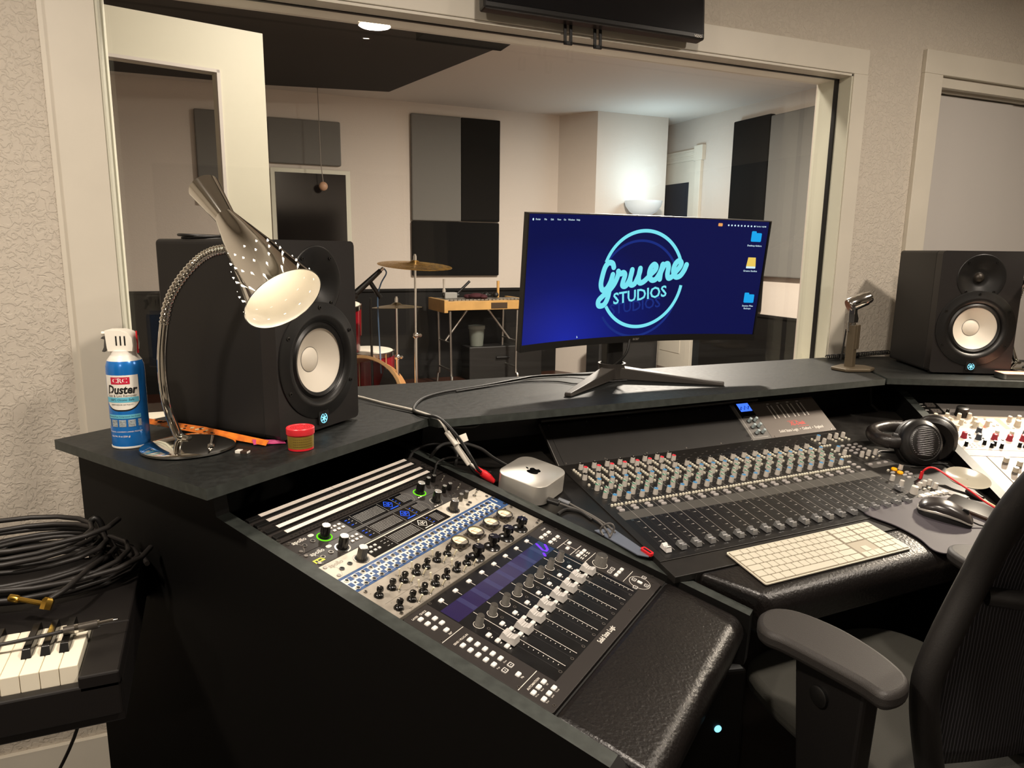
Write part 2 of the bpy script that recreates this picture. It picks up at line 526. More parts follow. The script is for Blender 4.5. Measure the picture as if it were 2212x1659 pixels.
# sconce on the bump-out
t = thing('wall_sconce', 'white bowl shaped uplight sconce glowing on the live room corner wall', 'wall light', T(4.40, 6.968, 1.86))
MB().lathe([(0.02, -0.105), (0.08, -0.10), (0.145, -0.06), (0.19, 0.0), (0.205, 0.055), (0.195, 0.055), (0.18, 0.0), (0.14, -0.05), (0.02, -0.09)], 32).build('bowl', mat('sconce_glass', 'dfe9ee', 0.4, emit='cfe4f0', estr=0.35), t, M=T(0, -0.17, 0))
MB().box(-0.05, -0.03, -0.08, 0.05, 0, 0.04).build('wall_plate', M_trim, t, 0, 0.004)
MB().ball((0, -0.17, 0.0), 0.03).build('bulb', emis('sconce_bulb', 'd6ecff', 3), t)
l = bpy.data.lights.new('sconce_lamp', 'POINT')
l.energy = 14
l.color = (0.62, 0.85, 1.0)
l.shadow_soft_size = 0.12
o = bpy.data.objects.new('sconce_lamp', l)
o.location = (4.40, 6.52, 2.16)
COL.objects.link(o)

# bass drum
M_maple = mat('maple_shell', 'a97848', 0.4, noise=0.12, nscale=9)
M_red = mat('red_lacquer', '7d0f1c', 0.2, coat=0.5)
M_skin = mat('drum_head', 'cfc8ba', 0.5)
M_brass = mat('cymbal_brass', 'c79a45', 0.28, 1.0, rvar=0.06, nscale=30)
t = thing('bass_drum', 'open maple bass drum lying on its side in the live room', 'drum', T(0.93, 4.86, 0.0))
A = T(0, 0, 0.36) @ RZ(-22) @ RX(78)
MB().lathe([(0.27, -0.36), (0.28, -0.36), (0.28, 0.06), (0.27, 0.06), (0.268, -0.36)], 40, M=A, cap=False).build('shell', M_maple, t)
MB().lathe([(0.278, 0.04), (0.294, 0.04), (0.294, 0.075), (0.274, 0.075), (0.272, 0.04)], 40, M=A, cap=False).build('hoop', mat('hoop_wood', 'b08a5a', 0.35), t)
MB().lathe([(0.0001, -0.35), (0.27, -0.35)], 40, M=A, cap=False).build('batter_head', mat('batter_head', '2a2320', 0.5), t)
for s in (-1, 1):
    MB().rod((0.2 * s, 0.1, 0.25), (0.36 * s, -0.05, 0.0), 0.008).build('spur', M_steel, t)
t = thing('kick_microphone', 'dark microphone lying inside the open bass drum', 'microphone', T(0.96, 4.86, 0.13))
MB().ball((0, 0, 0.0), 0.05, 16, sx=1.2).build('head', mat('mic_grille', '55524e', 0.4, 0.6), t)
MB().rod((0.02, 0, 0), (0.14, 0.12, 0.02), 0.02).build('body', M_black, t)
# toms
def tom(label, x, y, z, r, h, tilt, rz):
    t = thing('tom_drum', label, 'drum', T(x, y, z) @ RZ(rz) @ RX(tilt), 'red toms of the drum kit')
    MB().lathe([(r, -h), (r, 0.0)], 32, cap=False).build('shell', M_red, t)
    MB().lathe([(0.001, 0.004), (r * 0.98, 0.004), (r * 1.04, 0.0), (r * 1.04, -0.03), (r, -0.03)], 32, cap=False, ms=[1, 0, 0, 0]).build('head', [M_steel, M_skin], t)
    b = MB()
    for k in range(6):
        a = k * math.pi / 3
        b.rod((r * 1.05 * math.cos(a), r * 1.05 * math.sin(a), 0), (r * 1.05 * math.cos(a), r * 1.05 * math.sin(a), -h * 0.7), 0.006, n=6)
    b.build('tension_rods', M_steel, t)
    return t
a_ = tom('upright red tom drum beside the boom microphone', 0.86, 5.25, 0.98, 0.15, 0.34, 8, 0)
a_ = tom('low dark red floor tom behind the bass drum', 1.08, 5.35, 0.62, 0.19, 0.36, 2, 0)
# cymbals
def cymbal(label, x, y, z, r, tilt, rz, foot, m=None):
    t = thing('cymbal_stand', label, 'cymbal', T(x, y, 0), 'cymbals of the drum kit')
    A = T(0, 0, z) @ RZ(rz) @ RX(tilt)
    MB().lathe([(0.001, 0.02), (0.02, 0.018), (0.04, 0.004), (r * 0.6, -0.004), (r, -0.016), (r, -0.018), (r * 0.6, -0.007), (0.04, 0.0), (0.001, 0.01)], 40, M=A, cap=False).build('cymbal', m or M_brass, t)
    MB().rod((0, 0, 0.25), (0, 0, z + 0.06), 0.008).rod((0, 0, 0.2), (0, 0, z * 0.62), 0.0125).build('pole', M_steel, t)
    MB().rod((0, 0, z + 0.02), (0, 0, z + 0.05), 0.012).ball((0.0, 0, z * 0.62), 0.022, 10).ball((0.03, 0, z * 0.62), 0.014, 8).build('wing_nut', M_steel, t)
    for k in range(3):
        a = math.radians(foot + 120 * k)
        MB().rod((0, 0, 0.42), (0.30 * math.cos(a), 0.30 * math.sin(a), 0.012), 0.009).build('leg', M_steel, t)
    return t
cymbal('tilted brass crash cymbal on a chrome stand before the black panel', 1.285, 4.73, 1.285, 0.25, 6, 15, 20)
M_hat = mat('hihat_brass', '9a8a68', 0.35, 1.0)
cymbal('pair of hi-hat cymbals on a chrome stand below the crash cymbal', 1.22, 5.0, 0.985, 0.18, 3, 190, 60, M_hat)
# boom microphone
t = thing('boom_microphone', 'black microphone on a boom arm with a blue cable over the toms', 'microphone', T(0.98, 4.95, 0))
MB().rod((-0.06, 0, 1.07), (0.12, 0, 1.23), 0.024, 0.016).ball((-0.07, 0, 1.06), 0.034, 12).build('body', M_black, t)
MB().rod((0.10, 0, 1.212), (0.14, 0, 1.246), 0.011).build('connector', M_steel, t)
MB().tube(catmull([(0.14, 0, 1.246), (0.16, 0, 1.21), (0.12, 0.01, 1.13), (0.10, 0.02, 1.0), (0.12, 0.05, 0.5)]), 0.005, 6).build('cable', mat('blue_cable', '5f7fa8', 0.5), t)
MB().rod((0.05, 0.02, 1.15), (0.12, 0.02, 1.04), 0.016).rod((0.05, 0.02, 1.04), (0.05, 0.02, 0.02), 0.009).build('clip', M_black, t)
MB().lathe([(0.11, 0.0), (0.11, 0.02), (0.02, 0.03)], 24, M=T(0.05, 0.02, 0)).build('base', M_black, t)

# xylophone on folding legs
t = thing('xylophone', 'wooden framed xylophone on folding metal legs by the back wall', 'xylophone', T(2.56, 6.98, 0) @ RZ(2))
M_pine = mat('pine_frame', 'bd9355', 0.45, noise=0.1, nscale=12)
MB().box(-0.42, -0.21, 0.78, 0.42, -0.18, 0.87).build('front_rail', M_pine, t, 0, 0.003)
MB().box(-0.42, 0.18, 0.78, 0.42, 0.21, 0.87).build('back_rail', M_pine, t, 0, 0.003)
for s in (-1, 1):
    MB().box(s * 0.435 - 0.02, -0.25, 0.76, s * 0.435 + 0.02, 0.25, 0.885).build('end_block', M_pine, t, 0, 0.004)
M_bar = mat('metal_bars', '9a948a', 0.35, 0.7)
for k in range(20):
    x = -0.395 + k * 0.0415
    L = 0.17 - 0.004 * k
    MB().box(x - 0.017, -0.205 + 0.02, 0.874, x + 0.017, -0.185 + L * 2, 0.886).build('bar', M_bar, t, 0)
MB().box(0.06, -0.213, 0.79, 0.24, -0.209, 0.85).build('plate', mat('dark_plate', '3a2a18', 0.5), t, 0)
for s in (-1, 1):
    b = MB()
    for y in (-0.18, 0.18):
        b.tube(catmull([(s * 0.37, y, 0.77), (s * 0.36, y, 0.16), (s * 0.365, y * 1.15, 0.10), (s * 0.37, y * 1.25, 0.0)], 5), 0.013, 8)
    b.rod((s * 0.36, -0.18, 0.17), (s * 0.36, 0.18, 0.17), 0.011)
    b.build('leg_frame', M_bsteel, t)
    MB().rod((s * 0.12, -0.0, 0.76), (s * 0.36, 0, 0.45), 0.012).rod((s * 0.36, -0.18, 0.45), (s * 0.36, 0.18, 0.45), 0.008).build('brace', M_bsteel, t)
# things on the xylophone
t = thing('headphones', 'black headphones lying on top of the xylophone', 'headphones', T(2.70, 6.98, 0.887))
for s in (-1, 1):
    MB().ball((s * 0.055, 0, 0.03), 0.042, 14, sx=0.8, sz=0.7).build('ear_cup', M_black, t)
MB().tube(catmull([(-0.06, 0, 0.03), (-0.05, 0.09, 0.02), (0.05, 0.09, 0.02), (0.06, 0, 0.03)]), 0.009, 8).build('headband', M_black, t)
t = thing('bundled_cloth', 'dark red cloth bundle hanging over the xylophone bars', 'cloth', T(2.50, 6.86, 0.887))
MB().ball((0, 0, 0.028), 0.06, 14, sx=1.4, sz=0.5).ball((0.06, -0.04, 0.02), 0.045, 12, sz=0.6).ball((-0.07, 0.05, 0.02), 0.05, 12, sz=0.5).build('cloth', mat('maroon_cloth', '3c1018', 0.8), t)
t = thing('clamp_tool', 'black spring clamp with angled handle on the xylophone', 'clamp', T(2.30, 6.98, 0.887))
MB().rod((0.0, 0, 0.012), (0.17, 0, 0.17), 0.013).rod((-0.12, 0, 0.03), (0.05, 0, 0.03), 0.022).build('handle', M_black, t)
MB().box(-0.11, -0.05, 0, 0.02, 0.05, 0.06).build('jaw', mat('grey_jaw', '8f8d88', 0.5), t, 0, 0.005)
t = thing('beater', 'pale wooden handled beater standing up on the xylophone', 'beater', T(2.80, 7.02, 0.887))
MB().rod((0, 0, 0), (0, 0, 0.17), 0.012, 0.016).build('handle', mat('pale_wood', 'c89a58', 0.5), t)
t = thing('mallet', 'thin shaker bottle standing at the left end of the xylophone', 'shaker', T(2.22, 7.06, 0.887))
MB().lathe([(0.018, 0), (0.018, 0.08), (0.009, 0.10), (0.012, 0.19)], 12).build('body', mat('pale_plastic', 'a59c90', 0.4), t)
# case and tub behind
t = thing('equipment_case', 'large black equipment case under the xylophone', 'case', T(2.85, 7.2, 0))
MB().box(-0.35, -0.13, 0, 0.5, 0.13, 0.36).build('box', mat('case_black', '181614', 0.5), t, 0, 0.01)
MB().rod((-0.05, -0.15, 0.24), (0.1, -0.15, 0.24), 0.012).build('handle', M_black, t)
t = thing('storage_tub', 'pale translucent lidded tub standing on the black case', 'tub', T(2.62, 7.18, 0.362))
MB().lathe([(0.07, 0), (0.085, 0.18)], 24).build('body', mat('tub_plastic', '6d726a', 0.4), t)
MB().lathe([(0.092, 0.18), (0.092, 0.215), (0.06, 0.22)], 24).build('lid', mat('tub_lid', '7d827b', 0.4), t)
# guitar amp at right and stool at left
t = thing('guitar_amplifier', 'black guitar amplifier standing on the floor left of the white door', 'amplifier', T(4.05, 6.55, 0))
MB().box(-0.36, -0.14, 0.02, 0.36, 0.14, 0.56).build('cabinet', mat('amp_tolex', '121110', 0.7), t, 0, 0.015)
MB().box(-0.31, -0.146, 0.06, 0.31, -0.138, 0.42).build('grille', mat('amp_grille', '1d1b19', 0.8), t, 0)
MB().box(-0.31, -0.147, 0.44, 0.31, -0.139, 0.53).build('control_panel', mat('amp_panel', '3c3a38', 0.4), t, 0)
t = thing('wooden_stool', 'reddish wooden bar stool standing behind the glass by the spray can', 'stool', T(-0.08, 4.1, 0) @ RZ(15))
M_stool = mat('stool_wood', '6b4030', 0.5)
MB().lathe([(0.16, 0.74), (0.175, 0.755), (0.17, 0.775), (0.02, 0.78)], 28).build('seat', M_stool, t)
for k in range(4):
    a = math.radians(45 + 90 * k)
    MB().rod((0.11 * math.cos(a), 0.11 * math.sin(a), 0.745), (0.2 * math.cos(a), 0.2 * math.sin(a), 0), 0.017).build('leg', M_stool, t)
    a2 = a + math.pi / 2
    for z, r in ((0.5, 0.144), (0.25, 0.172)):
        MB().rod((r * math.cos(a), r * math.sin(a), z), (r * math.cos(a2), r * math.sin(a2), z), 0.011).build('rung', M_stool, t)
# ------------------------------------------------------------------ reference frames of the three sloping desk surfaces
def wing(o, az, slope):
    x = Vector((math.cos(az), math.sin(az), 0))
    hvv = Vector((x.y, -x.x, 0))
    y = -(hvv * math.cos(slope) - Vector((0, 0, 1)) * math.sin(slope))
    return frame(o, x, y, x.cross(y))
FW = wing((0.1377, 1.1458, 0.8573), 0.6408, 0.2395)
FC = wing((0.8215, 1.2562, 0.8032), 0.0365, 0.1804)
FR = wing((1.8724, 1.4518, 0.8573), math.radians(-28.1), 0.2395)
# local coordinates: x along the unit, y up the slope, z out of the panel

M_desk = mat('black_laminate', '171817', 0.50, spec=0.25, nscale=70, rvar=0.05, bump=0.08, bscale=500, c2='1f2120')
M_edge = mat('worn_edge', '323633', 0.5, noise=0.25, nscale=60)
M_side = mat('black_board', '070605', 0.6, spec=0.2)
M_dark = mat('dark_interior', '0b0a0a', 0.8)
M_leath = mat('black_leather', '110e0d', 0.34, spec=0.45, bump=0.5, bscale=170, noise=0.2, nscale=12)
M_table = mat('black_table_panel', '161412', 0.42, noise=0.2, nscale=18, rvar=0.06)
M_mesh = mat('perforated_metal', '121110', 0.5)

desk = thing('studio_desk', 'large black studio desk with two angled rack wings, raised shelf and padded leather front', 'desk', I4)
def slab(name, poly, z0, z1, m, lab=None):
    b = MB()
    n = len(poly)
    b.flat(poly, z1, 0)
    b.add([(p[0], p[1], z0) for p in poly], [tuple(range(n - 1, -1, -1))], 0)
    for i in range(n):
        p, q = poly[i], poly[(i + 1) % n]
        b.add([(p[0], p[1], z0), (q[0], q[1], z0), (q[0], q[1], z1), (p[0], p[1], z1)], [(0, 1, 2, 3)], 1)
    return b.build(name, [m, M_edge], desk, 0, 0.0012, 1, label=lab)
slab('shelf_board', [(-.302, 1.621), (-.0235, 1.195), (.4572, 1.553), (.213, 1.982), (.182, 1.982)], 0.981, 1.0, M_desk)
slab('shelf_board', [(.463, 1.522), (1.930, 1.568), (2.165, 1.982), (.222, 1.982)], 0.981, 1.0, M_desk)
slab('shelf_board', [(1.9476, 1.5756), (2.7415, 1.1517), (2.977, 1.593), (2.246, 1.982), (2.185, 1.982)], 0.981, 1.0, M_desk)

hW = Vector((FW[0][0], FW[1][0], 0))
def vplane(F, s):
    """vertical plane through s: local x = horizontal towards the user, local y = world z"""
    x = Vector((F[0][0], F[1][0], 0)).normalized()
    h = Vector((x.y, -x.x, 0))
    o = Vector((F[0][3], F[1][3], 0)) + x * s
    return frame(o, h, (0, 0, 1), h.cross(Vector((0, 0, 1))))
tS = math.tan(0.2395)
def side_panel(F, s0, s1, poly, name='side_panel', m=None, lab=None):
    A = vplane(F, s0)
    dz = (s1 - s0)
    b = MB()
    n = len(poly)
    sg = 1 if (A.to_3x3() @ Vector((0, 0, 1))).dot(Vector((F[0][0], F[1][0], 0))) > 0 else -1
    b.prism(poly, 0, sg * dz, 0, A)
    # the worn top edge has its own colour: faces whose normal points up
    for i, f in enumerate(b.f):
        if len(f) == 4:
            p = [Vector(b.v[k]) for k in f]
            nn = (p[1] - p[0]).cross(p[2] - p[0])
            if abs(nn.normalized().z) > 0.8:
                b.m[i] = 1
    return b.build(name, [m or M_side, M_edge], desk, 0, label=lab)
zt = lambda hd, up=0.0: 0.8573 - hd * tS + up
side_panel(FW, -0.028, 0.0, [(-.64, 0), (-.64, .981), (-.225, .981), (-.214, zt(-.214, .004)), (.54, zt(.54, .004)), (.565, zt(.565, -.01)), (.575, .62), (.575, 0)])
side_panel(FW, 0.4845, 0.512, [(-.45, 0), (-.45, .94), (-.30, .94), (-.176, zt(-.176, .0115)), (.604, zt(.604, .0115)), (.604, zt(.604, -.012)), (.600, .62), (.5, .60), (.4, 0)], 'rail')
side_panel(FR, 0.100, 0.128, [(-.45, 0), (-.45, .96), (-.31, zt(-.31, .014)), (.60, zt(.60, .014)), (.60, .62), (.4, 0)], 'rail')
side_panel(FR, 0.615, 0.643, [(-.64, 0), (-.64, .981), (-.225, .981), (-.214, zt(-.214, .004)), (.60, zt(.60, .004)), (.60, 0)])
for F, s0, s1 in ((FW, 0.001, 0.4835), (FR, 0.129, 0.614)):
    MB().box(s0, -0.456, -0.20, s1, 0.24, -0.19).build('rack_bay', M_dark, desk, 0, M=F)
    MB().box(s0, -0.47, -0.20, s1, -0.455, -0.004).build('rack_bay', M_dark, desk, 0, M=F)
    A = vplane(F, s0)
    sg = 1 if (A.to_3x3() @ Vector((0, 0, 1))).dot(Vector((F[0][0], F[1][0], 0))) > 0 else -1
    MB().prism([(-.36, .3), (-.36, .98), (-.34, .98), (-.34, .3)], 0, sg * (s1 - s0), 0, A).build('back_panel', M_side, desk, 0)
# padded arm rests on the wings
def bolster(F, s0, s1, y0, y1, name='arm_rest', drop=0.13, r=0.034, ms=M_leath, h=0.002, skew=None):
    prof = [(y0, h)]
    for k in range(7):
        a = math.radians(90 - 15 * k)
        prof.append((y1 - r + r * math.cos(a), h - r + r * math.sin(a)))
    prof += [(y1 - 0.004, h - drop), (y0, h - drop)]
    pf = [(-p, q) for p, q in prof]
    A = F @ frame((s0, 0, 0), (0, 1, 0), (0, 0, 1), (1, 0, 0))
    b = MB().prism(pf, 0, s1 - s0, 0, A)
    if skew:                                   # left end follows the slanting rail
        inv = F.inverted()
        for i, p in enumerate(b.v):
            q = inv @ Vector(p)
            if q.x < s0 + 0.001:
                q.x = skew(-q.y)
                b.v[i] = tuple(F @ q)
    return b.build(name, ms, desk, 30, 0.010, 3)
bolster(FW, 0.001, 0.4835, 0.4565, 0.622)

bolster(FR, 0.129, 0.614, 0.4565, 0.622)
# table panel in the plane of the console, cut along the two rails
invC = FC.inverted()
def onto_console(P):
    n = Vector((FC[0][2], FC[1][2], FC[2][2]))
    o = FC.translation
    z = o.z - (n.x * (P.x - o.x) + n.y * (P.y - o.y)) / n.z
    q = invC @ Vector((P.x, P.y, z))
    return (q.x, q.y)
LA = [onto_console(FW @ Vector((0.514, y, 0))) for y in (0.42, -0.20, -0.60)]
RA = [onto_console(FR @ Vector((0.097, y, 0))) for y in (-0.42, 0.0, 0.42)]
poly = [LA[0], LA[1], (LA[1][0] + (LA[2][0] - LA[1][0]) * 0.4, -0.2035)] 
rail_x = lambda t: LA[0][0] + (LA[1][0] - LA[0][0]) * (-t - LA[0][1]) / (LA[1][1] - LA[0][1]) + 0.004
bolster(FC, -0.03, 0.90, 0.2035, 0.322, drop=0.085, skew=rail_x)
k = (-0.2035 - LA[1][1]) / (LA[2][1] - LA[1][1])
poly = [LA[0], LA[1], (LA[1][0] + (LA[2][0] - LA[1][0]) * k, -0.2035), (0.93, -0.2035), RA[0], RA[1], RA[2]]
MB().prism(poly, -0.02, 0.0).build('table_panel', M_table, desk, 0, M=FC)
MB().box(-0.55, 0.42, -0.10, 1.35, 0.435, 0.095, 0, FC).build('back_panel', M_side, desk, 0)
MB().box(-0.35, 0.408, 0.03, 0.10, 0.416, 0.085, 0, FC).build('vent_mesh', M_mesh, desk, 0)
# table understructure
MB().box(0.62, 1.45, 0.0, 0.66, 1.75, 0.74).build('support', M_side, desk, 0)
MB().box(1.85, 1.30, 0, 1.90, 1.75, 0.74).build('support', M_side, desk, 0)
# ------------------------------------------------------------------ rack units in the left wing (millimetre helper: s right, t towards the user)
M_rack_k = mat('rack_dark_grey', '2b2725', 0.42)
M_rack_s = mat('rack_silver', 'c2bbad', 0.42, 0.0)
M_rack_b = mat('rack_blue', '2b4a78', 0.4)
M_rack_w = mat('print_white', 'd6d1c8', 0.5)
M_label = mat('white_label', 'e9e0d6', 0.5)
M_knobk = mat('black_knob', '0d0c0b', 0.22)
M_kcap = mat('silver_knob_cap', 'cfcdc8', 0.3, 0.9)
M_screen = mat('black_display', '0a0a0c', 0.12)
M_blue_e = emis('blue_display', '2f62ff', 1.6)
M_green_e = emis('green_ring', '6fe01c', 1.3)
M_hole = mat('jack_hole', '060505', 0.6)
M_nickel = mat('nickel', 'c2beb6', 0.28, 1.0)
M_vu = mat('worn_silver_panel', '9d968b', 0.36, 0.25, noise=0.18, nscale=26, rvar=0.08)
M_ivory = mat('ivory_lever', 'e2d8bd', 0.35)
M_ctl = mat('controller_grey', '292523', 0.5, spec=0.35)
M_ctl_k = mat('controller_black', '0c0b0b', 0.33, noise=0.2, nscale=30, rvar=0.05)
M_btn = mat('translucent_button', 'd8d5ce', 0.45, emit='ffffff', estr=0.05)
M_enc = mat('grey_encoder', '8f8c86', 0.38, 0.4)
M_capg = mat('grey_fader_cap', 'b9b6b2', 0.35)
M_disp = mat('violet_display', '1b1530', 0.1, emit='2a1d5a', estr=0.35)
M_viol = emis('violet_glyph', '7a3cff', 1.4)
M_red_p = mat('red_plastic', 'd8232a', 0.4)
M_yel = mat('yellow_tape', 'c9cc4a', 0.5)
M_scr = mat('screw_steel', '8f8a84', 0.35, 1.0)

def unit(name, label, cat, t0, group=None, F=None, s0=0.0):
    return thing(name, label, cat, (F or FW) @ T(s0, -t0, 0), group)
def mm(b):
    b.M = Matrix.Diagonal((0.001, -0.001, 0.001, 1))
    return b
def fix(b):
    """mirror in y flips the winding"""
    b.f = [tuple(reversed(f)) for f in b.f]
    return b
class MM(MB):
    """builder in millimetres with y pointing towards the user"""
    def __init__(self):
        MB.__init__(self)
        self.M = Matrix.Diagonal((0.001, -0.001, 0.001, 1))
    def mesh(self, name, mats, smooth=35):
        self.f = [tuple(reversed(f)) for f in self.f]
        return MB.mesh(self, name, mats, smooth)
def txt(b, s, size, x, y, rot=0, m=0, z=0.3, align='CENTER', bold=0.0, shear=0.0, sx=1.0):
    return b.text(s, size, T(x, y, 0) @ Matrix.Diagonal((1, -1, 1, 1)) @ RZ(rot), m, z, align, bold, shear, sx)

def knob_mesh(name, r, h, mats, pointer=True, skirt=0, flute=16, top=0.9):
    """mm builder; base at the origin, axis along z"""
    b = MM()
    if skirt:
        b.lathe([(skirt, 0), (skirt, 1.2), (skirt * 0.86, 3.0), (r * 0.95, 3.6)], 28, 0, cap=False)
        z0 = 3.4
    else:
        z0 = 0.3
    n = flute * 2
    P0 = [((r * (1 if k % 2 else 0.94)) * math.cos(2 * math.pi * k / n), (r * (1 if k % 2 else 0.94)) * math.sin(2 * math.pi * k / n)) for k in range(n)]
    P1 = [(p[0] * top, p[1] * top) for p in P0]
    b.prism(P0, z0, h - 0.8, 0, top=P1)
    b.lathe([(r * top * 0.98, h - 0.8), (r * top * 0.9, h), (0.001, h)], n, 1, cap=False)
    if pointer:
        b.box(-0.5, -r * top * 0.9, h + 0.02, 0.5, -r * 0.1, h + 0.1, 2)
    return b.mesh(name, mats, 40)

# ---- patch bays
for i, (t0, lab) in enumerate(((-187, 'black patch bay with two white label strips, farthest up the left rack'), (-140, 'black patch bay with two white label strips, just above the dark audio interfaces'))):
    u = unit('patch_bay', lab, 'patch bay', t0 / 1000, 'patch bays in the left rack')
    MM().box(0.5, 0, -6, 482, 45.5, 0).build('panel', M_rack_k, u, 0)
    for j, ty in enumerate((8.0, 29.0)):
        MM().box(4, ty - 5, 0.02, 456, ty + 5, 5.2, 0).build('strip_holder', M_black, u, 0, 0.0006)
        b = MM()
        for x0, x1 in ((31, 214), (215.2, 447)):
            b.box(x0, ty - 4.6, 5.2, x1, ty + 4.6, 5.6, 0)
        b.build('label_strip', M_label, u, 0)
        b = MM()
        for k in range(48):
            x = 36 + k * 8.7
            b.lathe([(3.3, 0.02), (3.3, 0.5), (2.3, 0.5)], 10, 0, T(x, ty + 11.2, 0), cap=False)
            b.flat(circ(x, ty + 11.2, 2.4, 10), 0.3, 1)
        b.build('jack_row', [mat('jack_ring', '6e6058', 0.4, 0.5) if k < 0 else M_scr, M_hole], u, 30)
    b = MM()
    for x in (476, 7):
        for y in (8, 38):
            b.cyl(x, y, 0, 1.6, 3.6, n=14)
    b.build('screws', M_scr, u)

# ---- audio interfaces
def interface(t0, label, silver, ring):
    u = unit('audio_interface', label, 'audio interface', t0 / 1000, 'rack audio interfaces')
    pm = M_rack_s if silver else M_rack_k
    H = 44.2
    MM().box(0.5, 0, -6, 482, H, 0).build('panel', pm, u, 0, 0.0008)
    b = MM()                                     # curved seams of the front
    for x, sg in ((-2, 1), (330, -1)):
        arc = [(x + (24 + 6) * math.sin(math.radians(a)) * sg if sg > 0 else x - 28 + 30 * math.sin(math.radians(a)), 22 - 26 * math.cos(math.radians(a))) for a in range(40, 141, 10)]
        b.stroke([p for p in arc if 0.5 < p[1] < H - 0.5], 0.6, 0, 0.12, cap=False)
    b.build('seam', mat('seam_line', '8b857c', 0.5), u, 0)
    b = MM()
    b.box(100 if silver else 140, 3.5, 0.02, 330 if silver else 318, H - 3.5, 0.5, 0)
    for x in range(16):
        for y in range(7):
            b.box(170 + x * 4.4, 10 + y * 3.7, 0.5, 173 + x * 4.4, 11.6 + y * 3.7, 0.6, 1)
    for x in range(7):
        for y in range(7):
            b.box(296 + x * 3.3, 10 + y * 3.7, 0.5, 298.2 + x * 3.3, 11.6 + y * 3.7, 0.6, 1)
    b.box(166, 5, 0.5, 166.7, H - 5, 0.62, 1).box(244, 5, 0.5, 244.7, H - 5, 0.62, 1).box(280, 5, 0.5, 280.7, H - 5, 0.62, 1)
    for y in (12, 20, 30):
        b.box(146, y, 0.5, 152, y + 1.4, 0.6, 1 if silver else 2).box(156, y, 0.5, 160, y + 1.4, 0.6, 1)
        b.box(284, y, 0.5, 288, y + 1.4, 0.6, 2)
    b.build('display', [M_screen, mat('led_off', '8e8c88', 0.5), M_blue_e], u, 0)
    b = MM()                                     # diamond logo
    cx, cy = 262, 20
    R = 12
    lg = M_rack_w if silver else M_blue_e
    D = [(cx, cy - R), (cx + R, cy), (cx, cy + R), (cx - R, cy)]
    b.stroke(D + [D[0]], 1.5, 0, 0.75, cap=False)
    b.stroke([(cx - 5, cy - 4), (cx - 5, cy + 2), (cx - 1, cy + 5), (cx, cy + 1), (cx, cy - 5)], 1.5, 0, 0.75)
    b.stroke([(cx + 6, cy - 3), (cx + 2, cy - 3), (cx + 3, cy + 3), (cx + 7, cy + 1)], 1.5, 0, 0.75)
    b.box(252, 35, 0.5, 276, 37, 0.75, 0)
    b.build('logo', lg, u, 0)
    b = MM()
    tw = 0 if not silver else 1
    txt(b, 'apollo', 13, 34, 11, 0, tw, 0.3, bold=0.15)
    if not silver:
        b.prism(rrect(57, 6, 69, 14, 4), 0.2, 0.35, 0)
        for x in (110, 122, 134, 116, 128, 140):
            pass
    b.build('lettering', [M_rack_w, mat('print_grey', '8d8678', 0.5)], u, 0)
    for x, y in ((31.5, 28), (52.4, 26)):
        MM().lathe([(4.6, 0), (4.6, 1.6), (3.2, 1.6)], 18, 0, T(x, y, 0), cap=False).flat(circ(x, y, 3.3, 16), 1.0, 1).build('jack', [M_scr if not silver else M_knobk, M_hole], u)
    k1 = knob_mesh('level_knob', 9.2, 25, [M_knobk if not silver else mat('smoke_knob', '55514a', 0.3, 0.6), M_kcap, M_rack_w], True)
    put('level_knob', k1, u, T(0.079, -0.028, 0))
    put('monitor_knob', k1, u, T(0.357, -0.027, 0))
    for x, y in ((79, 28), (357, 27)):
        MM().lathe([(14.5, 0.05), (14.5, 0.8), (12, 0.9)], 32, 0, T(x, y, 0), cap=False).flat(circ(x, y, 12.2, 32), 0.5, 1).build('knob_ring', [M_green_e if ring and x in ring else M_nickel if not silver else M_scr, M_hole], u)
    b = MM()
    for k in range(3):
        for j in range(2):
            b.box(104 + 11 * k, 12 + 11 * j, 0, 110 + 11 * k, 17 + 11 * j, 2.2)
    b.build('buttons', M_capg if silver else M_label, u, 0, 0.0005)
    b = MM()
    for k in range(4):
        b.box(336 + 7 * k, 38, 0, 341 + 7 * k, 41, 0.4)
    b.build('marks', M_label, u, 0)
    k2 = knob_mesh('gain_knob', 5.4, 17, [M_knobk if not silver else bpy.data.materials['smoke_knob'], M_kcap, M_rack_w], False, flute=10)
    for x in (403, 423):
        put('gain_knob', k2, u, T(x / 1000, -0.0125, 0))
    for x, y in ((402, 34), (414, 31)):
        MM().lathe([(4.3, 0), (4.3, 1.4), (3.0, 1.4)], 16, 0, T(x, y, 0), cap=False).flat(circ(x, y, 3.1, 14), 0.9, 1).build('jack', [M_scr, M_hole], u)
    MM().cyl(447, 20, 0, 2.2, 4.5, n=8).rod((447, 20, 2), (446, 24, 13), 1.5, 2.0).build('toggle_switch', M_nickel, u)
    b = MM()
    for x in (477, 470, 12, 14):
        b.cyl(x, 8 if x > 475 or x == 12 else 38, 0, 1.6, 3.6, n=14)
    b.build('screws', M_scr, u)
    return u
interface(-91.5, 'dark audio interface with a lit green knob ring, upper of the two dark ones', False, (79, 357))
u = interface(-47.0, 'dark audio interface with a yellow tape tag, just above the silver one', False, None)
MM().box(9, 26, 0.3, 30, 36, 0.6, 0).box(12, 29, 0.6, 16, 34, 0.7, 1).box(18, 29, 0.6, 25, 33, 0.7, 1).build('tape_tag', [M_yel, M_black], u, 0, label='yellow tape tag')
interface(-2.3, 'silver audio interface with a dark display and big knob', True, None)
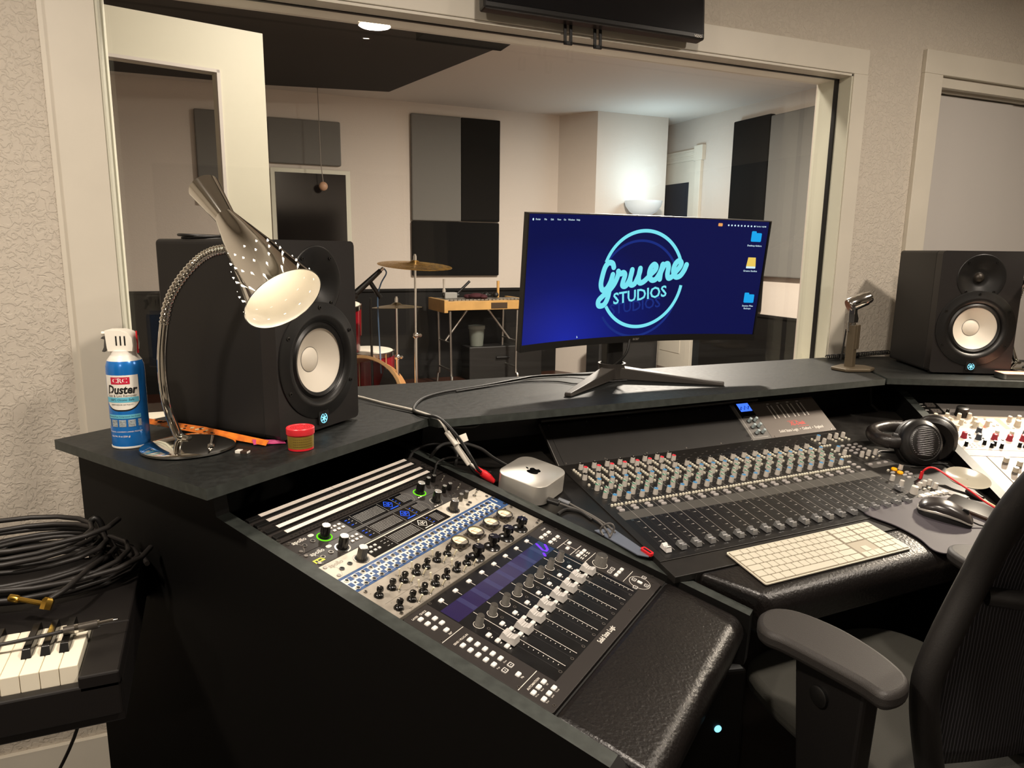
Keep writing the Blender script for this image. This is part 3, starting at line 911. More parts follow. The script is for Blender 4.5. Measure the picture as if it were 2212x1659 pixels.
# ---- blue patch panel
u = unit('jack_bay', 'blue and white jack patch bay between the silver interface and the meter unit', 'patch bay', 0.0425)
b = MM().box(0.5, 0, -6, 482, 44.0, 0, 0)
b.box(5, 5.5, 0, 458, 38.5, 0.15, 1)
for k in range(23):
    x = 12.3 + 19.45 * k
    b.box(x + 5, 6.5, 0.15, x + 14.6, 17, 0.3, 0).box(x + 5, 29, 0.15, x + 14.6, 38, 0.3, 0)
    b.box(x - 6, 19.5, 0.15, x + 3.0, 30, 0.3, 0)
    b.box(x + 6.5, 21.5, 0.15, x + 10.5, 25.5, 0.3, 2)
b.box(468, 6, 0.1, 471, 22, 0.3, 1)
b.build('panel', [M_rack_b, M_rack_w, M_black], u, 0)
jm = MM().lathe([(4.4, 0.1), (4.4, 1.8), (3.0, 1.8)], 16, 0, cap=False).flat(circ(0, 0, 3.2, 14), 1.3, 1).mesh('jack', [M_nickel, M_hole])
for k in range(23):
    for y in (12.0, 37.5):
        put('jack', jm, u, T((12.6 + 19.45 * k) / 1000, -y / 1000, 0))
MM().cyl(477, 7, 0, 2.0, 3.8, n=14).cyl(477, 36, 0, 0.5, 3.8, n=14, m=1).build('screws', [M_scr, M_hole], u)
# ---- four meter unit
u = unit('channel_amplifier', 'worn silver rack unit with four round needle meters and black knobs', 'preamplifier', 0.0870)
b = MM().box(0.5, 0, -8, 482, 88.4, 0, 0)
for y in (49.5, 87.0):
    b.box(14, y, 0, 240, y + 0.7, 0.15, 1)
b.build('panel', [M_vu, mat('scribe', '6d675f', 0.5)], u, 0, 0.0008)
random.seed(3)
b = MM()
for k in range(80):
    x, y = random.choice((random.uniform(12, 232), random.uniform(250, 470))), random.choice((42, 44.5, 83, 85, 16, 54))
    b.box(x, y, 0.05, x + random.uniform(2, 7), y + 0.9, 0.12)
b.build('lettering', mat('grey_print', '6a645c', 0.5), u, 0)
# big meters
M_face = mat('meter_face', 'efe2b4', 0.5, emit='ffe9b0', estr=0.25)
for k, x in enumerate((255.8, 310, 367, 420)):
    y = 25
    mtr = MM().prism([(x - 17, y - 16), (x + 17, y - 16), (x + 17, y + 16), (x - 17, y + 16)], 0.0, 2.2, 0)
    mtr.lathe([(17.5, 2), (17.5, 11), (16.6, 12.2), (15.2, 12.2), (15.0, 10.0)], 32, 1, T(x, y, 0), cap=False)
    mt = mtr.build('meter', [mat('meter_base', '4a443e', 0.35, 0.5) if k == 0 else bpy.data.materials['meter_base'], mat('meter_bezel', '6f6a63', 0.2, 0.9) if k == 0 else bpy.data.materials['meter_bezel']], u, 40)
    MM().flat(circ(x, y, 15.1, 30), 9.6, 0).box(x - 9, y - 6, 9.65, x + 9, y - 5.2, 9.75, 1).build('dial', [M_face, M_black], mt, 0)
    MM().prism([(x - 13.5, y + 6), (x + 13.5, y + 6), (x + 10, y + 11), (x, y + 15), (x - 10, y + 11)], 9.65, 10.6, 0).build('dial_cover', mat('cover_grey', '7d766c', 0.4) if k == 0 else bpy.data.materials['cover_grey'], mt, 0)
    MM().rod((x, y + 6, 10.2), (x - 7 + k, y - 8, 10.2), 0.35, n=6).build('needle', M_red_p, mt, 0)
    b = MM()
    for sx, sy in ((-16, 14), (16, 14), (-16, -14), (16, -14)):
        b.lathe([(2.2, 2.2), (2.0, 3.6), (0.01, 3.9)], 10, 0, T(x + sx, y + sy, 0), cap=False)
    b.build('screws', M_scr, mt)
def bakelite(name, r, h):
    b = MM().lathe([(r * 1.55, 0.2), (r * 1.55, 2), (r * 1.25, 4.5), (r * 0.66, 6), (r * 0.6, h * 0.55), (r * 0.9, h * 0.62)], 28, 0, cap=False)
    n = 16
    P = [((r * (1.12 if k % 2 else 0.92)) * math.cos(2 * math.pi * k / n), (r * (1.12 if k % 2 else 0.92)) * math.sin(2 * math.pi * k / n)) for k in range(n)]
    b.prism(P, h * 0.62, h * 0.94, 0)
    b.prism([(p[0] * 0.86, p[1] * 0.86) for p in P], h * 0.94, h, 0)
    b.box(-0.5, -r * 0.9, h, 0.5, -r * 0.2, h + 0.15, 1)
    return b.mesh(name, [M_knobk, M_rack_w], 40)
kb, ks = bakelite('level_knob', 10.5, 26), bakelite('trim_knob', 5.2, 17)
for k, x in enumerate((247.1, 301.6, 354.5, 409.4)):
    put('level_knob', kb, u, T(x / 1000, -0.0715, 0) @ RZ(k * 37))
sw = MM().lathe([(3.6, 0), (3.6, 1.2), (2.2, 1.8), (2.2, 3)], 12, 0, cap=False).rod((0, 0, 2), (1.5, 3, 15), 1.1, 1.9, 10, 1).mesh('toggle_switch', [M_nickel, M_ivory])
for row, y, xs in ((0, 29, (22.5, 54.4, 86.3, 119.9, 148.2, 180, 212)), (1, 71, (22.8, 55.6, 87, 120, 150.6, 183.2, 215.5))):
    for k, x in enumerate(xs):
        put('trim_knob', ks, u, T(x / 1000, -y / 1000, 0) @ RZ(k * 50 + row * 20))
        MM().lathe([(9.0, 0.02), (9.0, 0.25), (8.2, 0.25)], 24, 0, T(x, y, 0), cap=False).build('dial_ring', M_nickel, u)
        if k in (1, 2, 3, 5, 6):
            put('toggle_switch', sw, u, T((x + 4) / 1000, -(y + 11.5) / 1000, 0) @ RZ(-10 + 20 * (k % 2)))
        if k in (2, 3, 5):
            put('toggle_switch', sw, u, T((x + 3) / 1000, -(y - 12) / 1000, 0) @ RZ(170))
put('toggle_switch', sw, u, T(0.437, -0.058, 0) @ RZ(40))
put('toggle_switch', sw, u, T(0.283, -0.052, 0) @ RZ(200))
MM().prism([(446, 14), (466, 14), (456, 32)], 0, 0.5, 0).prism([(450.5, 16), (461.5, 16), (456, 26)], 0.5, 0.7, 1).build('logo', [mat('badge', '8a847a', 0.4), M_vu], u, 0)
b = MM()
for x, y in ((13.6, 8.3), (14.7, 83), (234, 83), (474, 10), (474, 80), (462, 83), (455, 6)):
    b.lathe([(3.0, 0), (3.0, 2.4), (1.6, 2.6), (1.6, 1.2)], 14, 0, T(x, y, 0), cap=False)
b.build('screws', M_scr, u)

# ---- fader controller
u = unit('fader_controller', 'dark grey eight fader controller with white buttons and a violet display', 'audio controller', 0.179)
MM().prism(rrect(5, 2, 462, 274, 3), -10, 0, 0).build('panel', M_ctl, u, 0, 0.0006)
MM().box(462, -1, -12, 483.5, 276, -2.5).build('rack_ear', mat('ear_black', '1f1c1a', 0.5), u, 0)
MM().box(-0.0, 2, -12, 4.6, 274, -2.5).build('rack_ear', bpy.data.materials['ear_black'], u, 0)
MM().box(65.5, 3, 0, 404.5, 247, 0.35).build('faceplate', M_ctl_k, u, 0)
b = MM().box(67, 29.5, 0.4, 401, 66.5, 0.7, 0)
for k in range(1, 8):
    b.box(65 + 41.2 * k + 5, 29.5, 0.7, 65 + 41.2 * k + 17, 66.5, 0.72, 1)
b.stroke([(386, 33), (376, 53), (379, 59), (387, 58), (398, 46)], 5.5, 2, 0.8)
b.stroke([(367, 60), (362, 66)], 5.5, 2, 0.8)
b.build('display', [M_disp, mat('violet_band', '2b2a4a', 0.15, emit='2b2a5a', estr=0.3), M_viol], u, 0)
bt = MM().prism(rrect(-5.2, -3.7, 5.2, 3.7, 1.6), 0, 1.9, 0, inset=0.5).mesh('button', [M_btn], 30)
bl = MM().prism(rrect(-3.7, -5.2, 3.7, 5.2, 1.6), 0, 1.9, 0, inset=0.5).mesh('button', [M_btn], 30)
def btn(x, y, me=bt):
    return put('button', me, u, T(x / 1000, -y / 1000, 0.0004))
L = MM()   # printed lines and lettering
ew = knob_mesh('encoder', 7.2, 19, [M_enc, mat('encoder_top', '5f5b55', 0.35, 0.6), M_rack_w], False, flute=18, top=0.84)
def cap_mesh(name, w, l, h, mats):
    """saddle shaped fader cap; w across, l along the track (y)"""
    b = MM()
    prof = [(-l / 2, 2), (-l / 2 + 1.5, h * 0.55), (-l / 2 + 3, h), (-l / 2 + 6, h * 0.98), (-2.4, h * 0.76), (2.4, h * 0.76), (l / 2 - 6, h * 0.98), (l / 2 - 3, h), (l / 2 - 1.5, h * 0.55), (l / 2, 2)]
    ws = [w / 2, w / 2 * 0.98, w / 2 * 0.9, w / 2 * 0.88, w / 2 * 0.85, w / 2 * 0.85, w / 2 * 0.88, w / 2 * 0.9, w / 2 * 0.98, w / 2]
    vs, fs = [], []
    n = len(prof)
    for (y, z), ww in zip(prof, ws):
        vs += [(-ww, y, z), (ww, y, z), (-w / 2, y if abs(y) == l / 2 else y, 2), (w / 2, y, 2)]
    for i in range(n - 1):
        a, c = 4 * i, 4 * (i + 1)
        fs += [(a, a + 1, c + 1, c), (a + 2, a, c, c + 2), (a + 1, a + 3, c + 3, c + 1), (a + 3, a + 2, c + 2, c + 3)]
    b.add(vs, fs, 0)
    b.box(-w / 2 * 0.86, -0.4, h * 0.76, w / 2 * 0.86, 0.4, h * 0.76 + 0.25, 1)
    for k in range(3):
        for sg in (-1, 1):
            y = sg * (4.2 + 2.2 * k)
            b.box(-w / 2 * 0.86, y - 0.35, h * (0.76 + 0.06 * k), w / 2 * 0.86, y + 0.35, h * (0.83 + 0.07 * k), 1)
    b.box(-1, -2, -2, 1, 2, 2, 1)
    return b.mesh(name, mats, 25)
fc = cap_mesh('fader_cap', 17.5, 29, 13.5, [M_capg, mat('cap_line', '6f6b66', 0.5)])
for k in range(8):
    sx = 90.0 + 41.2 * k
    btn(sx, 13.8)
    L.box(sx - 0.5, 17.5, 0.4, sx + 0.5, 28, 0.45)
    put('encoder', ew, u, T((86.7 + 40.95 * k) / 1000, -0.0925, 0.0004))
    L.lathe([(9.4, 0.4), (9.4, 0.5), (8.4, 0.5)], 28, 0, T(86.7 + 40.95 * k, 92.5, 0), cap=False)
    L.box(107 + 40.95 * k - 0.5, 68, 0.4, 107 + 40.95 * k + 0.5, 242, 0.45)
    x = 91 + 41.2 * k
    MM().box(x - 0.8, 116, 0.36, x + 0.8, 242, 0.5).build('fader_slot', M_hole, u, 0)
    put('fader_cap', fc, u, T(x / 1000, -(148.5 + (2 if k % 3 else -0.5)) / 1000, 0.0004))
    L.lathe([(2.9, 0.36), (2.9, 0.6), (2.0, 0.6)], 14, 1, T(x, 109, 0), cap=False)
    L.lathe([(3.1, 0.36), (3.1, 0.6), (2.1, 0.6)], 14, 1, T(x - 1.5, 242, 0), cap=False)
    for y in (118, 135.5, 153):
        btn(sx - 13, y)
        L.box(sx - 15, y + 5.6, 0.4, sx - 11, y + 7.2, 0.45)
    for j in range(9):
        L.box(x + 9, 160 + 9 * j, 0.4, x + 11.5, 161 + 9 * j, 0.45)
for x in (45, 26):
    for y in (21, 35, 49):
        btn(x, y, bl if 0 else bt)
    for k in range(5):
        btn(x, 103.5 + 14.3 * k)
btn(36.3, 64.3)
btn(35.5, 198.3)
for x in (50.3, 35, 19.3):
    for y in (234, 251.5):
        btn(x, y)
L.box(8, 77, 0.02, 64, 78, 0.1).box(8, 214, 0.02, 64, 215, 0.1)
txt(L, 'QUICK', 5.2, 43, 12.5, 0, 0, 0.1, bold=0.05)
txt(L, 'LAYER', 5.2, 23, 12.5, 0, 0, 0.1, bold=0.05)
txt(L, 'SEND / PLUG-IN', 5.2, 36, 93, 0, 0, 0.1, bold=0.05)
txt(L, 'AUTOMATION', 5.2, 36, 224.5, 0, 0, 0.1, bold=0.05)
txt(L, '360°', 5, 36, 73, 0, 0, 0.1, bold=0.05)
txt(L, 'Flip', 4.2, 36, 205.5, 0, 0, 0.1, bold=0.05)
txt(L, 'Chan', 3.8, 45, 169, 0, 0, 0.1)
txt(L, 'Page', 3.8, 26, 169, 0, 0, 0.1)
for x, s1, s2 in ((50.3, 'Off', 'Touch'), (35, 'Read', 'Latch'), (19.3, 'Write', 'Trim')):
    txt(L, s1, 3.6, x, 240.3, 0, 0, 0.1)
    txt(L, s2, 3.6, x, 257.8, 0, 0, 0.1)
txt(L, 'Solid State Logic', 12.5, 232, 257.2, 0, 0, 0.1, bold=0.25, sx=0.72)
arrow = MM().prism(rrect(-5, -4.4, 5, 4.4, 1.4), 0, 1.7, 0).prism(rrect(-3.2, -2.8, 3.2, 2.8, 0.6), 1.7, 1.8, 1).prism([(-1.8, 1.2), (1.8, 1.2), (0, -1.6)], 1.8, 1.9, 0).mesh('arrow_button', [M_capg, M_black])
for x, y in ((44, 179.5), (27.5, 179.5), (404 + 13, 182), (404 + 27, 182), (408, 240), (455, 240), (432, 228), (432, 254)):
    put('arrow_button', arrow, u, T(x / 1000, -y / 1000, 0))
# right hand column
for y in (27, 48.5):
    for x in (448.5, 432.5, 416.5):
        btn(x, y)
        L.box(x - 2, y + 5.4, 0.02, x + 2, y + 6.8, 0.1)
txt(L, 'ZOOM', 5, 452, 13, 0, 0, 0.1, bold=0.05)
btn(447, 77)
btn(425, 84)
L.box(408, 68, 0.02, 460, 69, 0.1).box(408, 98, 0.02, 460, 99, 0.1).box(436, 69, 0.02, 437, 98, 0.1)
for x in (446, 432, 418):
    btn(x, 112)
    L.box(x - 4, 118, 0.02, x + 4, 120, 0.1).box(x - 4, 122, 0.02, x + 4, 124, 0.1)
L.box(408, 131, 0.02, 460, 132, 0.1)
txt(L, 'CHANNEL', 4.2, 432, 104, 0, 0, 0.1, bold=0.05)
put('channel_encoder', knob_mesh('channel_encoder', 12.5, 21, [M_enc, bpy.data.materials['encoder_top'], M_rack_w], False, flute=26, top=0.9), u, T(0.428, -0.156, 0))
L.lathe([(15.5, 0.02), (15.5, 0.2), (14.3, 0.2)], 32, 0, T(428, 156, 0), cap=False)
for x in (445, 431, 417):
    btn(x, 196)
L.box(408, 214, 0.02, 460, 215, 0.1)
L.lathe([(21, 0.02), (21, 0.12), (20, 0.12)], 36, 0, T(432, 240, 0), cap=False)
btn(432, 240, bl)
for x, y in ((70, 4 + 2), (400, 8), (10, 74), (14, 212), (20, 268), (330, 260), (452, 258), (458, 64), (458, 207), (476, 30), (476, 250)):
    L.lathe([(2.6, 0), (2.6, 0.9), (1.5, 0.9)], 12, 2, T(x, y, 0), cap=False)
L.build('lettering', [M_rack_w, M_nickel, M_scr], u, 0)
# ------------------------------------------------------------------ mixing console
M_con = mat('console_panel', '1c1a18', 0.40, noise=0.12, nscale=20)
M_con2 = mat('console_fader_panel', '121111', 0.38, noise=0.15, nscale=25)
M_strip = mat('console_grey_strip', '4a4844', 0.45)
M_meter = mat('meter_panel_grey', '6a625b', 0.45)
M_kgrey = mat('grey_console_knob', 'c9c3ba', 0.4)
M_cblack = mat('cap_black', '131211', 0.35)
M_cred = mat('cap_red', 'd5303f', 0.4)
M_cblue = mat('cap_blue', '3f7fb0', 0.4)
M_cgreen = mat('cap_green', '3d8268', 0.4)
M_cgrey = mat('cap_grey', 'a8a299', 0.4)
M_bwhite = mat('ivory_button', 'ded8c6', 0.4)
M_pill = mat('grey_pill_button', 'a29d9a', 0.4)
M_orange = mat('orange_button', 'f0a010', 0.4, emit='ffa800', estr=0.35)
M_smoke = mat('smoked_fader_cap', '8d8d8d', 0.18, 0.45)
con = thing('mixing_console', 'large grey analog mixing console with rows of coloured knobs and many faders', 'mixing console', FC)
MM().box(-36, -278, -14, 925, 152, 3.0, 0).box(-36, 152, -14, 925, 203, 1.0, 0).build('panel', M_con, con, 0, 0.001)
H0 = 3.0
b = MM().box(-17, -36, H0, 790, -3.5, H0 + 0.25, 0)
b.build('label_strip', M_strip, con, 0)
MM().box(-18, -3.4, H0, 752, 150, H0 + 0.2, 0).build('fader_panel', M_con2, con, 0)
P = 38.1
L = MM()
for k in range(21):
    x = P * k
    L.box(x + 18.8, -3, H0 + 0.2, x + 19.6, 126, H0 + 0.3, 0)
    L.box(x + 18.8, -180, H0, x + 19.5, -36, H0 + 0.1, 0) if k < 20 else None
    L.box(x + 18.8, -36, H0 + 0.25, x + 19.5, -3, H0 + 0.35, 0)
    for j, y in enumerate((8, 33, 50, 72, 88)):
        L.box(x + 8, y, H0 + 0.2, x + 13, y + 2.5, H0 + 0.3, 0)
        L.box(x + 5, y + 0.5, H0 + 0.2, x + 6.5, y + 1.7, H0 + 0.3, 0)
    L.lathe([(2.8, H0 + 0.2), (2.8, H0 + 0.5), (2.0, H0 + 0.5)], 12, 1, T(x, 0, 0), cap=False)
    if k < 20:
        for y in (-252, -231, -206, -172, -150, -128, -110, -92, -76):
            L.box(x - 16, y, H0, x - 9, y + 1.6, H0 + 0.1, 2)
            L.box(x + 2, y + 9, H0, x + 8, y + 10.4, H0 + 0.1, 2)
        L.box(x - 17, -68, H0, x + 17, -66.5, H0 + 0.1, 2)
for x0, y0, x1, y1 in ((766, -262, 926, -261), (768, -262, 769, -40), (818, -262, 819, -40)):
    L.box(x0, y0, H0, x1, y1, H0 + 0.1, 2)
L.box(806, -74, H0, 905, -44, H0 + 0.15, 2)
L.build('lines', [mat('line_white', '8f8b86', 0.5), M_nickel, mat('line_grey', '55524e', 0.5)], con, 0)
def cknob(name, r, h, cap, split=False):
    b = MM()
    n = 20
    if split:
        b.lathe([(r * 1.0, 0.5), (r * 0.86, h)], n, 0, cap=False)
        b.lathe([(r * 0.86, h), (r * 0.6, h + 0.4), (0.01, h - 0.4)], n, 1, cap=False)
        b.box(-0.9, -r * 0.92, h * 0.2, 0.9, r * 0.92, h + 1.6, 0).box(-0.35, -r * 1.02, 1, 0.35, -r * 0.8, h + 1, 2)
    else:
        b.lathe([(r, 0.5), (r * 0.84, h)], n, 0, cap=False)
        b.lathe([(r * 0.84, h), (r * 0.78, h + 0.5), (0.01, h + 0.9)], n, 1, cap=False)
        b.box(-0.4, -r * 0.8, h + 0.5, 0.4, -1, h + 1.1, 0).box(-0.35, -r * 1.0, 1, 0.35, -r * 0.75, h, 2)
    return b.mesh(name, [M_kgrey, cap, M_cblack], 40)
KM = {}
for nm, cap in (('black', M_cblack), ('red', M_cred), ('blue', M_cblue), ('green', M_cgreen), ('grey', M_cgrey)):
    KM[nm] = cknob('knob', 6.3, 15.5, cap, nm == 'green')
spots = []
for k in range(20):
    x = P * k
    if k < 8:
        spots += [(x + 9, -246, 'black'), (x + 10, -227, 'red')]
    spots += [(x - 9.4, -195, 'black'), (x + 11, -163.5, 'blue'), (x - 7, -141, 'green'), (x + 7, -122, 'green'), (x - 7.6, -104, 'green'), (x + 6.3, -86.5, 'blue')]
spots += [(840, -227, 'grey'), (867, -227, 'grey'), (894.6, -227, 'grey'), (797, -230, 'blue'), (795, -206, 'grey'), (794, -155, 'blue'), (792, -130, 'grey'),
          (836, -108, 'grey'), (864, -110, 'grey'), (891, -109, 'grey'), (880, -18, 'black'), (793, 25, 'grey'), (791, 54, 'grey'), (830, 77, 'grey'), (854, 72, 'grey'), (874, 72, 'grey'), (872, 91, 'grey')]
camFC = (con.matrix_world.inverted() @ Vector((0, 0, 1.3836)))
spots.sort(key=lambda q: (Vector((q[0] / 1000, -q[1] / 1000, 0)) - camFC).length)
rest = MM()
rest_m = [M_kgrey, M_cblack, M_cred, M_cblue, M_cgreen, M_cgrey]
ci = {'black': 1, 'red': 2, 'blue': 3, 'green': 4, 'grey': 5}
for i, (x, y, c) in enumerate(spots):
    if i < 99:
        put('knob', KM[c], con, T(x / 1000, -y / 1000, H0 / 1000) @ RZ(random.uniform(-60, 60) if c != 'green' else random.uniform(-12, 12)))
    else:
        rest.lathe([(6.3, H0 + 0.5), (5.3, H0 + 15.5), (4.8, H0 + 16), (0.01, H0 + 16.4)], 16, 0, T(x, y, 0), cap=False, ms=[0, ci[c], ci[c]])
        if c == 'green':
            rest.box(x - 0.8, y - 5.6, H0 + 3, x + 0.8, y + 5.6, H0 + 17, 0)
r_ = rest.build('knobs', rest_m, con, 40)
r_['kind'] = 'stuff'
put('level_knob', cknob('level_knob', 9.5, 20, M_kgrey), con, T(0.786, -0.094, H0 / 1000))
# small square buttons
bme = MM().prism(rrect(-2.7, -2.7, 2.7, 2.7, 0.8), H0, H0 + 4.2, 0, inset=0.4).mesh('button', M_bwhite, 30)
bs = []
for k in range(20):
    x = P * k
    bs += [(x - 12.5 + 8.8 * j, -65.5) for j in range(4)]
    if k < 8:
        bs += [(x - 10 + 1.0 * j * 0, -246 + 9.2 * j) for j in range(4)] if 0 else [(x - 12 + 0.6 * j, -243 + 9.3 * j) for j in range(4)]
    bs += [(x + 6 + 0.2 * j, -200 + 8.8 * j) for j in range(4)]
    bs += [(x + 6.5 + 0.4 * j, -143 + 9 * j) for j in range(1)] + [(x - 14, -165)]
bs += [(780, -235), (781, -225), (780, -206), (781, -162), (781, -152), (779, -133)] + [(768 + 11 * j, -188) for j in range(4)] + [(770 + 10 * j, -117) for j in range(4)]
bs += [(844, -217), (844, -206), (871, -217), (871, -207), (898, -217), (899, -207), (841, -95), (867, -95), (893, -95), (836, 88), (855, 87), (835, -20)]
bs.sort(key=lambda q: (Vector((q[0] / 1000, -q[1] / 1000, 0)) - camFC).length)
rest = MM()
for i, (x, y) in enumerate(bs):
    if i < 99:
        put('button', bme, con, T(x / 1000, -y / 1000, 0))
    else:
        rest.prism(rrect(x - 2.7, y - 2.7, x + 2.7, y + 2.7, 0.8, 2), H0, H0 + 4.2, 0)
r_ = rest.build('buttons', M_bwhite, con, 30)
r_['kind'] = 'stuff'
pm = MM().prism(rrect(-7.5, -4.2, 7.5, 4.2, 4), H0, H0 + 2.6, 0, inset=0.8).mesh('pill_button', M_pill, 30)
ps = []
for k in range(20):
    ps += [(P * k - 1, -53), (P * k - 0.4, -42.5)]
ps += [(839 + 27 * i, -177 + 15.5 * j) for i in range(3) for j in range(4)]
ps += [(767, -90), (768, -75), (767, -59), (766, -43), (818, -63), (850, -62), (877, -62), (882, 1), (882, 12), (860, 12), (858, 26), (838, -8)]
for x, y in ps:
    put('pill_button', pm, con, T(x / 1000, -y / 1000, 0))
om = MM().lathe([(7.6, H0), (7.6, H0 + 3.5), (6.6, H0 + 4.5), (0.01, H0 + 4.8)], 24, 0, cap=False).mesh('lit_button', M_orange, 40)
for x, y in ((860, -21), (858, -1)):
    put('lit_button', om, con, T(x / 1000, -y / 1000, 0), label='orange lit button')
wm = MM().prism(rrect(-8.3, -7, 8.3, 7, 1.5), H0, H0 + 6.5, 0, inset=0.8).mesh('key_button', mat('white_key_button', 'e9e3d8', 0.4), 30)
for x, y in ((790, 116.5), (811, 115.5), (832, 115.5), (853, 115), (874, 116)):
    put('key_button', wm, con, T(x / 1000, -y / 1000, 0))
MM().lathe([(5, H0), (5, H0 + 1.5), (3.4, H0 + 1.5)], 18, 0, T(882, 31, 0), cap=False).flat(circ(882, 31, 3.5, 16), H0 + 0.8, 1).build('jack', [M_nickel, M_hole], con)
# faders
fm = cap_mesh('fader_cap', 13.5, 23, 13, [M_smoke, mat('fader_line', 'd8d8d8', 0.4)])
fw_ = cap_mesh('fader_cap', 13.5, 23, 13, [mat('white_fader_cap', 'd9d7d4', 0.25), M_cblack])
for k in range(21):
    x = P * k
    MM().box(x - 1.2, 1, H0 + 0.2, x + 1.2, 125, H0 + 0.35).build('fader_slot', M_hole, con, 0)
    yy = 121 if k < 20 else 68
    put('fader_cap', fw_ if k == 0 else fm, con, T(x / 1000, -(yy + (k % 3) * 0.7) / 1000, H0 / 1000), label='white fader cap' if k == 0 else None)
# meter bridge
FBl = T(0, 0.2755, 0.003) @ RX(27.66)
MM().box(-20, -134, -6, 592, 0, 0).build('blank_panel', M_con, con, 0, 0.0008, M=FBl)
MM().box(-36, -134, -6, -20.6, 0, 0).build('side_strip', M_con, con, 0, 0.0008, M=FBl)
MM().box(-38, -136, -7, -36.2, 0, 1.0).build('edge_trim', M_bsteel, con, 0, M=FBl)
mod = MM().box(593, -134, -5, 665, 0, 0.6, 0)
mod.stroke([(603, -122), (603, -8), (656, -8)], 1.0, 1, 0.8, cap=False)
mod.build('bus_module', [mat('module_grey', '6d6a66', 0.4), M_rack_w], con, 0, M=FBl)
MM().box(607, -130, 0.6, 654, -80, 9, 0).box(609, -128, 9, 652, -98, 9.3, 1).stroke([(612, -105), (620, -116), (626, -104), (634, -118), (640, -105), (648, -116)], 3, 2, 9.4).build('display', [M_cblack, emis('blue_lcd', '3f6fff', 1.5), M_cblack], con, 0, M=FBl)
km = MM().lathe([(6.2, 0.6), (6.2, 3), (5, 3.5), (4.4, 17), (3.8, 17.6), (0.01, 17.8)], 16, 0, cap=False, ms=[1, 1, 0, 0, 0]).mesh('module_knob', [mat('pale_blue_knob', 'a9b6b8', 0.3), M_cblack], 40)
for r in range(3):
    for c in range(2):
        put('module_knob', km, con, FBl @ T(0.620 + 0.022 * c, (66 - 22 * r) / 1000, 0))
mp = MM().box(666, -134, -5, 924, 0, 0.6, 0)
for k in range(4):
    x = 666 + 258 * (0.225 + 0.155 * k)
    for j in (0, 15):
        mp.box(x + j, -116, 0.6, x + j + 4.5, -66, 0.8, 1)
        mp.box(x + 7, -116, 0.6, x + 7.8, -66, 0.8, 3).box(x + 10, -116, 0.6, x + 10.8, -66, 0.8, 3)
    mp.box(x + 4, -124, 0.6, x + 14, -121, 0.8, 1)
txt(mp, 'XL-Desk', 20, 666 + 258 * 0.5, -41, 0, 2, 0.8, bold=0.3, sx=0.8)
mp.box(760, -52, 0.6, 800, -51, 0.8, 2).box(790, -29, 0.6, 832, -28, 0.8, 2)
txt(mp, 'Solid State Logic  •  Oxford  •  England', 13.5, 666 + 258 * 0.5, -19, 0, 1, 0.8, bold=0.25, sx=0.83)
mp.build('meter_panel', [M_meter, M_rack_w, emis('red_print', 'd84a40', 0.7) if 0 else mat('red_print', 'e0453c', 0.5), M_cblack], con, 0, M=FBl)
A = FBl @ T(0, 0.143, 0.004)
MM().rod((-36, 0, 0), (700, 0, 0), 8.5, n=16).build('bridge_tube', M_cblack, con, 40, M=A)
b = MM()
for x in (-14, 100, 230, 360, 480, 590):
    for y in (-128, -5):
        b.lathe([(2.2, 0), (2.0, 0.7), (0.01, 0.8)], 8, 0, T(x, y, 0), cap=False)
for x in (680, 905):
    b.lathe([(2.6, 0.6), (2.4, 1.6), (0.01, 1.8)], 8, 0, T(x, -5, 0), cap=False)
b.build('screws', M_scr, con, M=FBl)
MM().prism(rrect(374, -232, 516, -222, 4), H0, H0 + 0.15, 0).build('slot', M_hole, con, 0)
# ------------------------------------------------------------------ studio monitors
M_spk = mat('speaker_black', '0f0d0c', 0.5, noise=0.08, nscale=60)
M_spkf = mat('speaker_front', '1c1918', 0.45)
M_rub = mat('speaker_rubber', '121110', 0.38)
M_cone = mat('white_cone', 'e4dccd', 0.5)
M_led = emis('speaker_badge', '8fe4ff', 1.5)
M_scrk = mat('black_screw', '3a3836', 0.3, 0.8)
sp = thing('studio_monitor', 'black studio monitor loudspeaker with white cone standing behind the chrome lamp', 'loudspeaker', I4, 'studio monitor loudspeakers')
# local: front face at y=0 looking along -y, x to the right, base z=0
A = RX(90)     # xy profile -> xz, extrusion towards -y
def panel(poly, y0, y1, m=0, b=None):
    b = b or MB()
    return b.prism(poly, -y1, -y0, m, RX(90))
panel(rrect(-.125, 0, .125, .39, .010), 0.034, .305).build('cabinet', [M_spk], sp, 0, 0.004)
def half(sg):
    o_ = [(0, .39), (sg * .115, .39), (sg * .122, .387), (sg * .125, .380), (sg * .125, .010), (sg * .122, .003), (sg * .115, 0), (0, 0)]
    o_ += [(sg * .081 * math.sin(a), .145 - .081 * math.cos(a)) for a in [math.pi * k / 32 for k in range(33)]]
    o_ += [(sg * .072 * math.sin(a), .306 - .072 * math.cos(a)) for a in [math.pi * k / 28 for k in range(29)]]
    return o_ if sg < 0 else o_[::-1]
b = MB()
panel(half(-1), -.004, .034, 0, b)
panel(half(1), -.004, .034, 0, b)
b.build('front_baffle', M_spkf, sp, 0)
def face(b, prof, cx, cz, n=48, ms=None, m=0):
    return b.lathe(prof, n, m, T(cx, 0, cz) @ RX(90), ms=ms, cap=False)
cz = 0.145
face(MB(), [(.121, .004), (.121, .0065), (.117, .0075), (.103, .0085), (.098, .0105), (.092, .011), (.083, .006), (.079, .0)], 0, cz, 64).build('woofer_ring', M_rub, sp)
wf = face(MB(), [(.080, .002), (.074, .0065), (.0695, .004), (.067, .003)], 0, cz, 64).build('surround', M_rub, sp)
face(MB(), [(.070, .0035), (.066, .0), (.034, -.020), (.0265, -.024)], 0, cz, 64).build('woofer_cone', M_cone, sp, 60)
